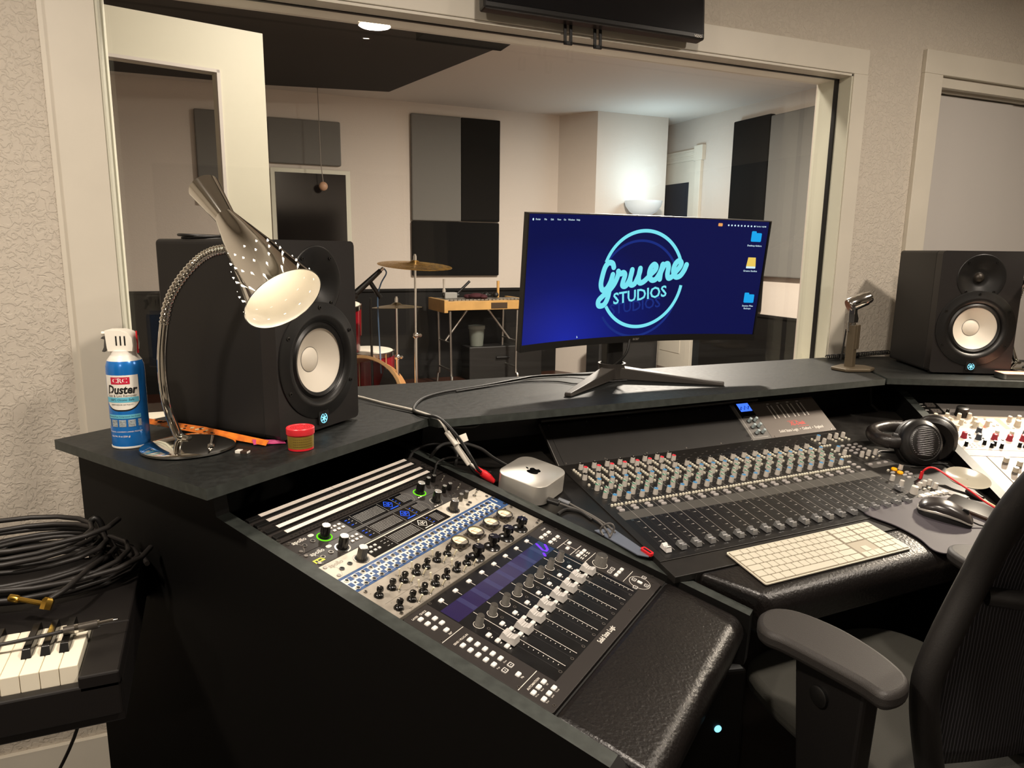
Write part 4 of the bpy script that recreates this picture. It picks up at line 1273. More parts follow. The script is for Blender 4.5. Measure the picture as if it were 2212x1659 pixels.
face(MB(), [(.0272, -.0238), (.0262, -.0228), (.0255, -.0232)], 0, cz, 48, m=0).build('seam_ring', mat('seam_grey', '6a665f', 0.5), sp)
face(MB(), [(.0260, -.0235), (.020, -.0185), (.010, -.0152), (.0001, -.0145)], 0, cz, 48).build('dust_cap', M_cone, sp, 60)
tz = 0.306
face(MB(), [(.0745, .0042), (.0735, .0056), (.071, .0056), (.060, .0035), (.030, -.008), (.018, -.013), (.016, -.012)], 0, tz, 56).build('waveguide', M_rub, sp, 60)
face(MB(), [(.0165, -.012), (.014, -.006), (.008, -.002), (.0001, -.0005)], 0, tz, 32).build('tweeter_grille', mat('tweeter_mesh', '3a352f', 0.4, 0.6), sp)
b = MB()
for k in range(6):
    a = math.radians(30 + 60 * k)
    face(b, [(.0042, .006), (.0042, .0098), (.002, .0100), (.0018, .0085)], .110 * math.cos(a), cz + .110 * math.sin(a), 10)
for sx, sz in ((-.042, .048), (.042, .048), (-.042, -.044), (.042, -.044)):
    face(b, [(.004, .003), (.004, .0066), (.0018, .0068), (.0016, .0055)], sx, tz + sz, 10)
b.build('screws', M_scrk, sp)
b = MB()
panel(rrect(-.016, .010, .016, .038, .003), -.0092, 0, 0, b)
face(b, [(.0105, .0092), (.0105, .0098), (.0092, .0098), (.0092, .0092)], 0, .022, 32, m=1)
for k in range(3):
    a = math.radians(30 + 60 * k)
    c, s_ = math.cos(a), math.sin(a)
    q = [(c * .0078 - s_ * .0010, s_ * .0078 + c * .0010), (-c * .0078 - s_ * .0010, -s_ * .0078 + c * .0010), (-c * .0078 + s_ * .0010, -s_ * .0078 - c * .0010), (c * .0078 + s_ * .0010, s_ * .0078 - c * .0010)]
    b.prism(q, .0092, .0099, 1, T(0, 0, .022) @ RX(90))
face(b, [(.0035, .0092), (.0035, .0100), (.0001, .0100)], 0, .022, 20, m=1)
b.build('lit_badge', [M_black, M_led], sp, 0)
for sx in (-.1, .1):
    for y in (.03, .27):
        MB().lathe([(.012, -.006), (.013, .002)], 16, 0, T(sx, y, 0)).build('rubber_foot', M_rub, sp)
def speaker_at(x0, y0, ang):
    """front left bottom corner (seen from the front) and the direction of its front edge"""
    a = math.radians(ang)
    d = Vector((math.cos(a), math.sin(a), 0))
    c = Vector((x0, y0, 1.0065)) + d * 0.125
    y = Vector((-d.y, d.x, 0))
    return frame(c, d, y, (0, 0, 1))
sp.matrix_world = speaker_at(0.1090, 1.4290, 42.3)
dup(sp, speaker_at(2.1514, 1.5919, -28.2), 'black studio monitor loudspeaker on the right shelf beside the small microphone')

# ------------------------------------------------------------------ curved monitor
M_bez = mat('monitor_bezel', '161514', 0.35)
mon = thing('computer_monitor', 'wide curved computer monitor showing a studio logo on the middle of the shelf', 'monitor', I4)
MW, MH, RC = 0.812, 0.366, 1.5
yaw, tilt = math.radians(1.9), math.radians(-6.0)
mx = Vector((math.cos(yaw), math.sin(yaw), 0))
my0 = Vector((-math.sin(yaw), math.cos(yaw), 0))
mz = (Vector((0, 0, 1)) * math.cos(tilt) + my0 * math.sin(tilt)).normalized()
my = mz.cross(mx)
C0 = Vector((0.7565, 1.696, 1.4763)) + mx * (MW / 2)       # top centre of the chord plane
MONM = frame(C0, mx, my, mz)                               # local x right, y away from the viewer, z up, origin top centre
sag = RC - math.sqrt(RC * RC - (MW / 2) ** 2)
def curve_y(x):
    return math.sqrt(max(0, RC * RC - x * x)) - (RC - sag)  # 0 at the ends, +sag in the middle (away from viewer)
def scr(x, z, off=0.0):
    return Vector((x, curve_y(x) + off, z))
b = MB()
N = 32
def curved(b, x0, x1, z0, z1, y0, y1, m):
    vs, fs = [], []
    for i in range(N + 1):
        x = x0 + (x1 - x0) * i / N
        c = curve_y(x)
        vs += [(x, c + y0, z0), (x, c + y0, z1), (x, c + y1, z1), (x, c + y1, z0)]
    for i in range(N):
        a, d = 4 * i, 4 * i + 4
        for j in range(4):
            k = (j + 1) % 4
            fs.append((a + j, a + k, d + k, d + j))
    fs += [(0, 3, 2, 1), (4 * N, 4 * N + 1, 4 * N + 2, 4 * N + 3)]
    b.add(vs, [tuple(reversed(f)) for f in fs], m)
curved(b, -MW / 2, MW / 2, -MH, 0, 0.001, 0.022, 0)
b.build('housing', M_bez, mon, 30, M=MONM)
b = MB()
curved(b, -MW / 2, MW / 2, -MH, -MH + .019, -0.003, 0.001, 0)
curved(b, -MW / 2, MW / 2, -.003, 0, -0.003, 0.001, 1)
curved(b, -MW / 2, -MW / 2 + .004, -MH, 0, -0.003, 0.001, 0)
curved(b, MW / 2 - .004, MW / 2, -MH, 0, -0.003, 0.001, 0)
b.build('bezel', [M_bez, mat('bezel_top', '3a3631', 0.3)], mon, 30, M=MONM)
# screen: gradient of deep blues, brighter at the lower left
ms_ = bpy.data.materials.new('screen_wallpaper')
ms_.use_nodes = True
nt = ms_.node_tree
nt.nodes.remove(nt.nodes['Principled BSDF'])
tc = nt.nodes.new('ShaderNodeTexCoord')
mp_ = nt.nodes.new('ShaderNodeMapping')
mp_.inputs['Location'].default_value = (0.66, 0, 1.20)
mp_.inputs['Scale'].default_value = (2.6, 0, 3.4)
gr = nt.nodes.new('ShaderNodeTexGradient')
gr.gradient_type = 'SPHERICAL'
cr = nt.nodes.new('ShaderNodeValToRGB')
cr.color_ramp.elements[0].position = 0.0
cr.color_ramp.elements[0].color = lin('101550') + [1]
cr.color_ramp.elements[1].position = 1.0
cr.color_ramp.elements[1].color = lin('1b2bb0') + [1]
e_ = cr.color_ramp.elements.new(0.45)
e_.color = lin('101a70') + [1]
em = nt.nodes.new('ShaderNodeEmission')
em.inputs[1].default_value = 0.80
gl = nt.nodes.new('ShaderNodeBsdfGlossy')
gl.inputs['Roughness'].default_value = 0.25
gl.inputs['Color'].default_value = (0.03, 0.03, 0.03, 1)
ad = nt.nodes.new('ShaderNodeAddShader')
mp_.vector_type = 'POINT'
nt.links.new(tc.outputs['Object'], mp_.inputs[0])
nt.links.new(mp_.outputs[0], gr.inputs[0])
nt.links.new(gr.outputs['Fac'], cr.inputs[0])
nt.links.new(cr.outputs[0], em.inputs[0])
nt.links.new(em.outputs[0], ad.inputs[0])
nt.links.new(gl.outputs[0], ad.inputs[1])
nt.links.new(ad.outputs[0], nt.nodes['Material Output'].inputs[0])
b = MB()
curved(b, -MW / 2 + .006, MW / 2 - .006, -MH + .019, -.003, -0.0006, 0.0008, 0)
screen = b.build('screen', ms_, mon, 30, M=MONM)
# picture content: flat shapes wrapped onto the curved screen, px = millimetres on the screen, origin screen centre
def content(name, mats, fn, off):
    b = MB()
    fn(b)
    zc = -0.174
    def wrap(p):
        # long faces follow the curve closely enough
        return scr(p.x / 1000, zc + p.y / 1000, -0.0007 - off)
    b.warp(wrap)
    o = b.build(name, mats, screen, 0)
    return o
M_cy = emis('screen_cyan', '7feaf8', 0.95)
M_cyw = emis('screen_white', 'd8f4ff', 0.95)
M_ghost = emis('screen_ghost', '24378f', 0.75)
M_fold = emis('screen_folder', '22aaf2', 0.95)
M_yel_e = emis('screen_yellow', 'f2cf62', 0.95)
LX, LY, LR, SK = 0.0, -7.0, 139.0, 1.27
def arc(cx, cy, r, a0, a1, n=40):
    return [(cx + r * math.cos(math.radians(a0 + (a1 - a0) * i / n)), cy + r * math.sin(math.radians(a0 + (a1 - a0) * i / n))) for i in range(n + 1)]
def script(b, m):
    R = Matrix.Rotation(math.radians(8), 2)
    def S(pts, w=16.0, n=8):
        P = [R @ (Vector(p) * SK) for p in pts]
        c = catmull([(p.x + LX - 8, p.y + LY, 0) for p in P], n)
        b.stroke([(p.x, p.y) for p in c], w, m)
    # looping lower case g with a tail, then r u e n e
    S([(-69, 38), (-72, 47), (-82, 50), (-92, 42), (-100, 24), (-105, 5), (-101, -8), (-90, -7), (-79, 6), (-72, 22)])
    S([(-72, 22), (-80, -2), (-87, -27), (-98, -42), (-112, -42), (-113, -31), (-101, -22), (-84, -13), (-69, 0), (-59, 16), (-56, 26)])
    S([(-57, 27), (-51, 21), (-43, 22), (-39, 16), (-45, 1), (-46, -7), (-38, -9), (-29, 0), (-23, 12), (-19, 25)])
    S([(-19, 25), (-25, 5), (-24, -8), (-14, -8), (-5, 4), (1, 16), (3, 25)])
    S([(3, 25), (-2, 6), (0, -7), (10, -7), (23, 1), (33, 9)])
    S([(33, 9), (43, 16), (46, 24), (40, 29), (31, 22), (27, 8), (32, -5), (43, -6), (53, 4), (60, 16), (63, 25)])
    S([(64, 26), (58, 8), (55, -7)])
    S([(58, 8), (67, 22), (76, 26), (79, 18), (76, 2), (79, -8), (89, -5), (98, 4)])
    S([(98, 4), (109, 14), (113, 23), (107, 29), (97, 22), (92, 7), (97, -7), (109, -7), (120, 4), (127, 17)])
def logo(b):
    b.stroke(arc(LX, LY, LR, 24, 159), 10, 0, cap=False)
    b.stroke(arc(LX, LY, LR, 213, 353), 10, 0, cap=False)
    script(b, 0)
    b.text('STUDIOS', 46, T(LX - 1, LY - 46, 0) @ RZ(6.5), 0, 0, bold=0.9, sx=1.0)
def ghost(b):
    b.stroke(arc(LX - 10, LY - 28, LR, 30, 150), 7, 0, cap=False)
    b.stroke(arc(LX - 10, LY - 28, LR, 214, 340), 7, 0, cap=False)
    b.text('STUDIOS', 44, T(LX - 14, LY - 78, 0) @ RZ(6.5), 0, 0, bold=0.6, sx=1.0)
content('logo', M_cy, logo, 0.0004)
content('logo_shadow', M_ghost, ghost, 0.0001)
def icons(b):
    for x, y in ((366, 127), (371, -58)):
        b.flat(rrect(x - 16, y - 16, x + 16, y + 10, 3), 0, 0)
        b.flat(rrect(x - 16, y + 4, x - 1, y + 15, 3), 0, 0)
    b.flat([(350, 64), (374, 64), (377, 37), (347, 37)], 0, 1)
    b.flat(rrect(347, 31, 377, 37, 2), 0, 2)
    b.text('Desktop folders', 7, T(364, 99, 0), 2, 0, bold=0.1)
    b.text('Gruene Studios', 7, T(362, 23, 0), 2, 0, bold=0.1)
    b.text('Session Files', 7, T(370, -84, 0), 2, 0, bold=0.1)
    b.text('Backups', 7, T(370, -92, 0), 2, 0, bold=0.1)
    x = -388
    b.flat(circ(x, 157, 2.6, 12, 3.2), 0, 2)
    for s in ('Finder', 'File', 'Edit', 'View', 'Go', 'Window', 'Help'):
        b.text(s, 6.4, T(x + 8, 157, 0), 2, 0, 'LEFT', 0.08)
        x += 8 + 3.4 * len(s)
    b.flat(rrect(238, 152, 252, 161, 2), 0, 3)
    for k in range(9):
        b.flat(circ(272 + 10.5 * k, 156, 2.6, 10), 0, 2)
    b.text('Tue Oct 3  10:28 PM', 6.0, T(392, 156, 0), 2, 0, 'RIGHT', 0.08, sx=0.6)
    b.flat([(-211, -162), (-211, -170), (-209.5, -168), (-207, -168)], 0, 2)
content('desktop_icons', [M_fold, M_yel_e, M_cyw, emis('screen_orange', 'f0a860', 0.95)], icons, 0.0005)
MB().text('acer', 13, MONM @ T(0.0, curve_y(0) - 0.0034, -MH + .0095) @ RX(90) @ Matrix.Scale(0.001, 4), 0, 0, bold=0.2).build('lettering', mat('bezel_print', '6f6a63', 0.4), mon, 0)
# stand
hub = Vector((1.112, 1.852, 1.0))
MB().rbox(-.028, -.020, 0.02, .028, .020, .30, .006, M=T(hub.x, hub.y, 1.0)).build('column', M_bez, mon, 0)
MB().box(-.06, -.035, .20, .06, .02, .32, M=T(hub.x, hub.y, 1.0)).build('mount', M_bez, mon, 0, 0.01)
M_gun = mat('gunmetal', '3b3733', 0.45, 0.2)
for ex, ey in ((0.862, 1.655), (1.3677, 1.6443)):
    d = (Vector((ex, ey, 1.0)) - hub)
    L_ = d.length
    d.normalize()
    w = Vector((-d.y, d.x, 0))
    A = frame(hub, d, w, (0, 0, 1))
    vs = [(0, -.022, .004), (0, .022, .004), (0, .022, .042), (0, -.022, .042), (L_, -.011, .001), (L_, .011, .001), (L_, .009, .011), (L_, -.009, .011)]
    MB().add(vs, [(0, 3, 2, 1), (4, 5, 6, 7), (0, 1, 5, 4), (2, 3, 7, 6), (1, 2, 6, 5), (3, 0, 4, 7)], 0, A).build('foot', M_gun, mon, 0, 0.002)
MB().lathe([(.036, .004), (.036, .03), (.042, .05), (.036, .05), (.03, .035)], 24, 0, T(hub.x, hub.y, 1.0)).build('collar', M_gun, mon, 40)

# ------------------------------------------------------------------ chrome desk lamp
M_chr = mat('lamp_chrome', 'dcd9d2', 0.07, 1.0)
lampo = thing('desk_lamp', 'chrome gooseneck desk lamp with lit perforated cone shade beside the spray can', 'desk lamp', T(-0.054, 1.463, 1.0), 'chrome desk lamps')
LO = Vector((-0.054, 1.463, 1.0))
MB().lathe([(.080, .0005), (.085, .003), (.085, .007), (.080, .010), (.055, .016), (.022, .021), (.0001, .022)], 56).build('base', M_chr, lampo, 50)
pth = [(-.0800, 1.470, 1.012), (-.0843, 1.4470, 1.0867), (-.0884, 1.4461, 1.1393), (-.0862, 1.4452, 1.1911), (-.0786, 1.442, 1.2423)]
pth2 = [(-.0786, 1.442, 1.2423), (-.0671, 1.4371, 1.2844), (-.0461, 1.4282, 1.3212), (-.0171, 1.4159, 1.3545), (.0069, 1.4058, 1.3711), (.0317, 1.3953, 1.378), (.045, 1.388, 1.383)]
loc = lambda P: [Vector(p) - LO for p in P]
MB().tube(catmull(loc([(-.052, 1.452, 1.019)] + [(-.0715, 1.463, 1.03)] + pth[1:]), 8), 0.0085, 14).build('stem', M_chr, lampo, 60)
g_ = catmull(loc(pth2), 22)
MB().tube(g_, [0.0082 + 0.0014 * (1 if (i // 2) % 2 else 0) for i in range(len(g_))], 14).build('gooseneck', M_chr, lampo, 60)
p_top, p_neck, p_open = Vector((.0034, 1.4553, 1.4875)) - LO, Vector((.0298, 1.4067, 1.4348)) - LO, Vector((.1163, 1.274, 1.2951)) - LO
ax = (p_open - p_top)
LL = ax.length
S_ = aim(p_top, ax)
nk = 0.285 * LL
shade_prof = [(.0285, 0), (.0275, .001), (.0178, nk - .004), (.0182, nk), (.0700, LL), (.0712, LL), (.0712, LL - .0015)]
MB().lathe([(.0001, .004), (.0262, .004), (.0272, 0), (.0285, 0), (.0178, nk - .002)], 48, 0, S_, cap=False).build('shade_cap', M_chr, lampo, 50)
M_shade_in = mat('shade_inside', 'f2ede2', 0.5)
sh = MB().lathe([(.0178, nk - .002), (.0186, nk + .001), (.0698, LL - .001), (.0710, LL), (.0694, LL), (.0170, nk + .003), (.0001, nk + .003)], 64, 0, S_, cap=False, ms=[0, 0, 0, 0, 1, 1]).build('lamp_shade', [M_chr, M_shade_in], lampo, 50)
b = MB()
for row in range(5):
    f = 0.52 + 0.10 * row
    zz = nk + (LL - nk) * f
    rr = .0186 + (.0698 - .0186) * f
    n = 13
    for k in range(n):
        a = 2 * math.pi * (k + 0.5 * (row % 2)) / n
        A = S_ @ T(rr * math.cos(a), rr * math.sin(a), zz) @ Matrix.Rotation(a, 4, 'Z') @ RY(90 - 12)
        r0 = 0.0024
        b.prism([(r0 * math.cos(q), r0 * math.sin(q)) for q in (0, 2.09, 4.19)], -0.0004, 0.0005, 0, A)
b.build('perforation_dots', emis('perforation_glow', 'fff3dd', 5), sh, 0)  # raised glowing dots imitate bulb light coming through holes
MB().ball(tuple(p_top + ax * 0.60), 0.024, 20).build('bulb', emis('lamp_bulb', 'fff0d8', 10), lampo)
MB().lathe([(.006, .018), (.006, .022), (.003, .023), (.003, .024)], 12, 0, T(.040, -.052, -.004)).rod((.040, -.052, .018), (.044, -.050, .034), .0016, .0024).build('switch', M_nickel, lampo)
l = bpy.data.lights.new('desk_lamp_bulb', 'SPOT')
l.energy = 0.7
l.color = (1.0, 0.86, 0.68)
l.spot_size = math.radians(120)
l.spot_blend = 0.6
l.shadow_soft_size = 0.03
lo = bpy.data.objects.new('lamp_light', l)
COL.objects.link(lo)
lo.parent = lampo
lo.matrix_local = aim(p_top + ax * 0.86, -ax)
lamp2 = dup(lampo, T(2.56, 1.56, 1.0) @ RZ(-85), 'chrome desk lamp at the right edge beside the right loudspeaker')
for c in lamp2.children:
    if c.type == 'LIGHT':
        c.data = c.data.copy()
        c.data.energy = 34
# ------------------------------------------------------------------ spray can
can = thing('spray_can', 'blue and white duster spray can with white trigger cap on the left shelf end', 'spray can', T(-0.157, 1.530, 1.0) @ RZ(-14))
M_cblu = mat('can_blue', '1c72c4', 0.22, 0.25, coat=0.3)
M_cwht = mat('can_white', 'e6e2d8', 0.35)
M_cap = mat('cap_white', 'efeadd', 0.4)
r = 0.0335
MB().lathe([(.0315, 0), (r + .0006, .001), (r + .0006, .004), (r, .0045), (r, .150), (r * .985, .158), (.0300, .168), (.0245, .176), (.0225, .178), (.0225, .187), (.020, .188)], 64, ms=[1, 1, 1, 0, 0, 0, 1, 1, 1, 1]).build('body', [M_cblu, M_cwht], can, 50)
b = MB()
prof = [(-.021, .186), (.022, .186), (.0235, .197), (.0225, .211), (.016, .221), (.002, .226), (-.024, .2255), (-.024, .219), (-.0225, .192)]
b.prism(prof, -.0185, .0185, 0, RX(90))
b.rod((-.024, 0, .2185), (-.036, 0, .2185), .0036, n=14)
for k in range(3):
    x = -.005 + .0075 * k
    for s in (-1, 1):
        b.box(x - .0014, s * .0186 - .0003, .197, x + .0014, s * .0186 + .0003, .215, 1)
b.build('trigger_cap', [M_cap, M_black], can, 40, 0.003)
MB().prism([(-.024, .214), (-.033, .2135), (-.0375, .209), (-.031, .207), (-.033, .192), (-.037, .184), (-.032, .183), (-.0265, .193), (-.023, .2)], -.005, .005, 0, RX(90)).build('trigger', mat('trigger_grey', '4a4744', 0.5), can, 40, 0.001)
MB().rod((.0235, .006, .180), (.0235, .006, .222), .0016).build('straw', M_red_p, can)
def wrapcan(name, mats, fn, rr):
    b = MB()
    fn(b)
    b.warp(lambda p: Vector((rr * math.sin(p.x / r), -rr * math.cos(p.x / r), p.y)) if True else p)
    return b.build(name, mats, can, 0)
def grid(b, poly_x0, x1, z0, z1, m, n=16, z0f=None):
    for i in range(n):
        a, c = poly_x0 + (x1 - poly_x0) * i / n, poly_x0 + (x1 - poly_x0) * (i + 1) / n
        lo0, lo1 = (z0f(a), z0f(c)) if z0f else (z0, z0)
        b.add([(a, lo0, 0), (c, lo1, 0), (c, z1, 0), (a, z1, 0)], [(0, 1, 2, 3)], m)
lowc = lambda off: (lambda x: .0765 + off + .017 * (abs(x) / .033) ** 3.2)
wrapcan('label', [M_cwht, M_black, mat('label_cyan', '63b6cf', 0.4)], lambda b: (grid(b, -.0335, .0335, 0, .142, 1, 24, lowc(-.003)), None), r + .0002)
wrapcan('label', [M_cwht, mat('label_cyan', '63b6cf', 0.4)], lambda b: (grid(b, -.0325, .0325, 0, .1425, 0, 24, lowc(0))), r + .0004)
def art(b):
    grid(b, -.031, .031, .0905, .1005, 1, 20)
    grid(b, -.030, .032, .0595, .067, 1, 20)
    for i, x in enumerate((-.030, -.0165, -.001, .015, .029)):
        w = .006 if i in (0, 4) else .0125
        grid(b, x - w / 2, x + w / 2, .0435, .057, 3, 4)
        b.box(x - w / 3, .046, 0, x + w / 4, .049, 0.00001, 0)
        b.box(x - w / 5, .051, 0, x + w / 3, .0545, 0.00001, 0)
    grid(b, -.017, .017, .1255, .139, 2, 10)
    b.text('CRC', .0125, T(0, .1322, 0), 4, 0, bold=.0002, sx=1.05)
    b.text('Duster', .0225, T(.0005, .1145, 0), 0, 0, bold=.00075, shear=.2, sx=.84)
    b.text('Dust & Lint Remover', .0072, T(0, .1035, 0), 0, 0, sx=.88)
    b.text('100% Ozone Safe', .0062, T(0, .0955, 0), 0, 0, shear=.2, bold=.0001)
    b.text('REMOVEDOR DE POLVO', .0036, T(0, .0862, 0), 0, 0, shear=.2)
    b.text('Moisture-Free Compressed Gas Duster', .0037, T(.001, .0632, 0), 0, 0, bold=.00006)
    b.text('WARNING: CONTENTS UNDER PRESSURE.', .0034, T(.001, .0335, 0), 4, 0)
    b.text('Net Wt. 8 oz (226 g)', .0043, T(-.008, .0248, 0), 4, 0, bold=.00006)
wrapcan('lettering', [M_black, bpy.data.materials['label_cyan'], mat('label_red', 'c01f3c', 0.4), mat('label_photo', '9aa3a6', 0.4, noise=0.4, nscale=400), mat('label_print_white', 'f2f0ea', 0.4)], art, r + .0007)

# ------------------------------------------------------------------ small things on the left shelf
t = thing('putty_tub', 'small round tub with red lid and gold label on the shelf edge', 'tub', T(0.1455, 1.385, 1.0))
MB().lathe([(.0225, 0), (.0238, .001), (.0245, .032)], 40, ms=[0, 0], cap=True).build('body', mat('tub_red', 'd5202c', 0.35), t)
MB().lathe([(.0240, .005), (.0248, .029)], 40, cap=False).build('label', mat('gold_label', '9a8238', 0.4, 0.45), t)
MB().lathe([(.0262, .031), (.0266, .032), (.0266, .0425), (.0255, .044), (.022, .0438), (.0215, .043), (.0001, .043)], 40).build('lid', mat('lid_red', 'e0323a', 0.35), t)
b = MB()
for rr, n in ((.009, 10), (.0135, 16), (.0175, 22)):
    for k in range(n):
        a = 6.283 * k / n
        b.box(rr * math.cos(a) - .0007, rr * math.sin(a) - .0007, .0431, rr * math.cos(a) + .0007, rr * math.sin(a) + .0007, .0433)
b.build('lettering', mat('lid_dark', '5a1518', 0.5), t, 0)
b = MB()
for k in range(4):
    for i in range(10):
        a = -2.3 + 0.16 * i
        b.add([(.02478 * math.cos(a), .02478 * math.sin(a), .023 - .0045 * k), (.02478 * math.cos(a + .11), .02478 * math.sin(a + .11), .023 - .0045 * k), (.02478 * math.cos(a + .11), .02478 * math.sin(a + .11), .0245 - .0045 * k), (.02478 * math.cos(a), .02478 * math.sin(a), .0245 - .0045 * k)], [(0, 1, 2, 3)])
b.build('print', mat('label_brown', '6a5420', 0.5), t, 0)
t = thing('usb_dongle', 'tiny white and brown usb receiver lying by the lamp base', 'usb dongle', T(0.041, 1.393, 1.0) @ RZ(-30))
MB().box(-.0135, -.006, 0, -.003, .006, .0055).build('plug', M_cwht, t, 0, 0.0006)
MB().box(-.003, -.0065, 0, .010, .0065, .0048, 0).box(.010, -.0055, .0005, .0115, .0055, .004, 1).build('body', [mat('dongle_brown', '3a2d25', 0.4), M_cwht], t, 0, 0.0004)
# folded orange card wedged under the speaker edge
t = thing('orange_card', 'long folded orange and pink cardboard sleeve leaning under the left loudspeaker', 'card', I4)
M_or = mat('card_orange', 'dd7a1a', 0.5, noise=0.25, nscale=60, c2='b8560f')
a0, a1 = Vector((-.140, 1.672, 1.012)), Vector((.090, 1.425, 1.0035))
d = (a1 - a0).normalized()
w = Vector((-d.y, d.x, 0)) * -1
vs, fs = [], []
for i in range(13):
    p = a0.lerp(a1, i / 12)
    q = p - w * 0.0
    vs += [tuple(q + Vector((0, 0, .012 - .004 * abs(i - 6) / 6))), tuple(q + w * .010 + Vector((0, 0, -.001 + .001)))]
b = MB()
for i in range(12):
    fs.append((2 * i, 2 * i + 1, 2 * i + 3, 2 * i + 2))
b.add(vs, fs, 0)
o = b.build('sleeve', [M_or], t, 0)
s_ = o.modifiers.new('thick', 'SOLIDIFY')
s_.thickness = 0.0012
o = MB().add([(.060, 1.447, 1.011), (.062, 1.435, 1.003), (.122, 1.428, 1.002), (.118, 1.436, 1.006), (.1, 1.437, 1.009)], [(0, 1, 2, 3, 4)], 0).build('tab', [mat('card_pink', 'b03a6e', 0.5)], t, 0)
s_ = o.modifiers.new('thick', 'SOLIDIFY')
s_.thickness = 0.001
b = MB()
random.seed(5)
for i in range(26):
    f = random.uniform(.08, .62)
    p = a0.lerp(a1, f)
    up = random.uniform(.001, .009)
    q = p + w * (.010 * (1 - up / .011) + .0012) + Vector((0, 0, up))
    b.ball(tuple(q), random.uniform(.0018, .004), 8, random.randint(0, 1), sx=1.6, sy=.4, sz=.6)
b.build('pattern', [mat('card_cream', 'd9c79a', 0.5), mat('card_dark', '2e1c12', 0.5)], t)
# black cable coil on top of the left speaker
spt = 1.3915
t = thing('cable_coil', 'small coil of thin black cable lying on top of the left loudspeaker', 'cable', T(0.03, 1.64, spt))
pts = []
for i in range(90):
    a = i / 90 * 2 * math.pi * 4.2
    k = i / 90
    pts.append(((.078 + .008 * math.sin(5.1 * k * 6)) * math.cos(a), (.062 + .006 * math.sin(k * 40)) * math.sin(a), .003 + .010 * k + .002 * math.sin(a * 1.5)))
tag(t, t['label'], 'cable')
MB().tube(pts, .0028, 8).build('cable', M_black, t)

# ------------------------------------------------------------------ cables from the shelf down to the desk
M_wc = mat('white_cable', 'e3ddd2', 0.4)
M_kc = mat('black_cable', '1b1a19', 0.45)
t = thing('display_cable', 'white cable with slim white adapter and red connector hanging over the shelf edge', 'cable', I4)
MB().tube(catmull([(.300, 1.88, 1.004), (.338, 1.828, 1.004), (.384, 1.721, 1.004), (.43, 1.627, 1.004), (.452, 1.555, 1.0045), (.462, 1.520, 1.0035), (.470, 1.503, .990), (.478, 1.500, .974)], 8), .0030, 10).build('cable', M_wc, t)
def bar(b, p, q, w, h, m=0):
    p, q = Vector(p), Vector(q)
    A = aim(p, q - p)
    return b.rbox(-w / 2, -h / 2, 0, w / 2, h / 2, (q - p).length, h * .4, 0, m, A)
bar(MB(), (.477, 1.503, .975), (.491, 1.475, .950), .013, .009).build('adapter', M_wc, t, 30, 0.001)
bar(MB(), (.494, 1.489, .946), (.522, 1.477, .902), .021, .010).build('adapter', M_wc, t, 30, 0.0015)
MB().tube(catmull([(.520, 1.478, .905), (.531, 1.478, .897), (.540, 1.478, .889)], 4), .0035, 10).build('cable', M_wc, t)
o = MB().rod((.540, 1.480, .889), (.556, 1.477, .877), .0062, .0075).lathe([(.0085, 0), (.0095, .006), (.0090, .020), (.0055, .036), (.0001, .038)], 20, 0, aim((.554, 1.4775, .878), (.030, -.006, -.026))).build('connector', M_red_p, t, label='red connector boot')
o = MB().box(-.012, -.0095, 0, .012, .0095, .0006, 0, aim((.512, 1.496, .958), (-.45, -.75, .5)) @ RZ(25)).build('paper_tag', mat('paper_tag', 'e6dfd2', 0.6), t, 0)
t = thing('monitor_cable', 'black cable running across the shelf from the monitor and down behind the small computer', 'cable', I4)
MB().tube(catmull([(1.145, 1.81, 1.16), (1.125, 1.80, 1.08), (1.07, 1.86, 1.02), (1.00, 1.93, 1.006), (.90, 1.935, 1.006), (.82, 1.905, 1.0055), (.689, 1.846, 1.005), (.565, 1.799, 1.005), (.491, 1.742, 1.005), (.445, 1.66, 1.005), (.430, 1.60, 1.005), (.441, 1.550, 1.006), (.462, 1.520, 1.0055), (.484, 1.485, .983), (.507, 1.476, .95), (.523, 1.463, .92), (.545, 1.47, .885), (.590, 1.52, .862)], 8), .0036, 10).build('cable', M_kc, t)
t = thing('power_cable', 'thin black cord lying in a shallow arc on the shelf towards the monitor foot', 'cable', I4)
MB().tube(catmull([(1.135, 1.80, 1.0035), (1.05, 1.80, 1.0035), (.965, 1.80, 1.0035), (.925, 1.852, 1.0035), (.834, 1.880, 1.0035), (.723, 1.850, 1.0035), (.600, 1.805, 1.0035)], 8), .0022, 8).build('cord', M_kc, t)
t = thing('power_cable', 'thick black cord looping up behind the left rack under the shelf edge', 'cable', I4)
MB().tube(catmull([(.402, 1.58, .84), (.409, 1.575, .90), (.439, 1.595, .917), (.475, 1.588, .926), (.502, 1.565, .924), (.513, 1.544, .913), (.508, 1.53, .895), (.50, 1.54, .86)], 8), .0042, 10).build('cord', M_kc, t)
t = thing('power_cable', 'black cord arching from under the shelf to the back of the small computer', 'cable', I4)
MB().tube(catmull([(.45, 1.56, .89), (.462, 1.548, .92), (.489, 1.556, .932), (.533, 1.552, .93), (.572, 1.54, .917), (.604, 1.538, .892), (.640, 1.545, .868), (.66, 1.535, .855)], 8), .0042, 10).build('cord', M_kc, t)
t = thing('headphone_lead', 'black lead plugged upright into the dark audio interface', 'cable', I4)
MB().rod((.4405, 1.488, .852), (.4425, 1.489, .885), .0052, .0048).lathe([(.0036, 0), (.0030, .018)], 12, 0, aim((.4425, 1.489, .885), (.008, .006, .02))).build('plug', M_kc, t)
MB().tube(catmull([(.4475, 1.4935, .900), (.456, 1.503, .9065), (.482, 1.512, .911), (.505, 1.508, .910), (.524, 1.495, .903), (.535, 1.49, .88), (.56, 1.50, .858)], 8), .0026, 8).build('cord', M_kc, t)
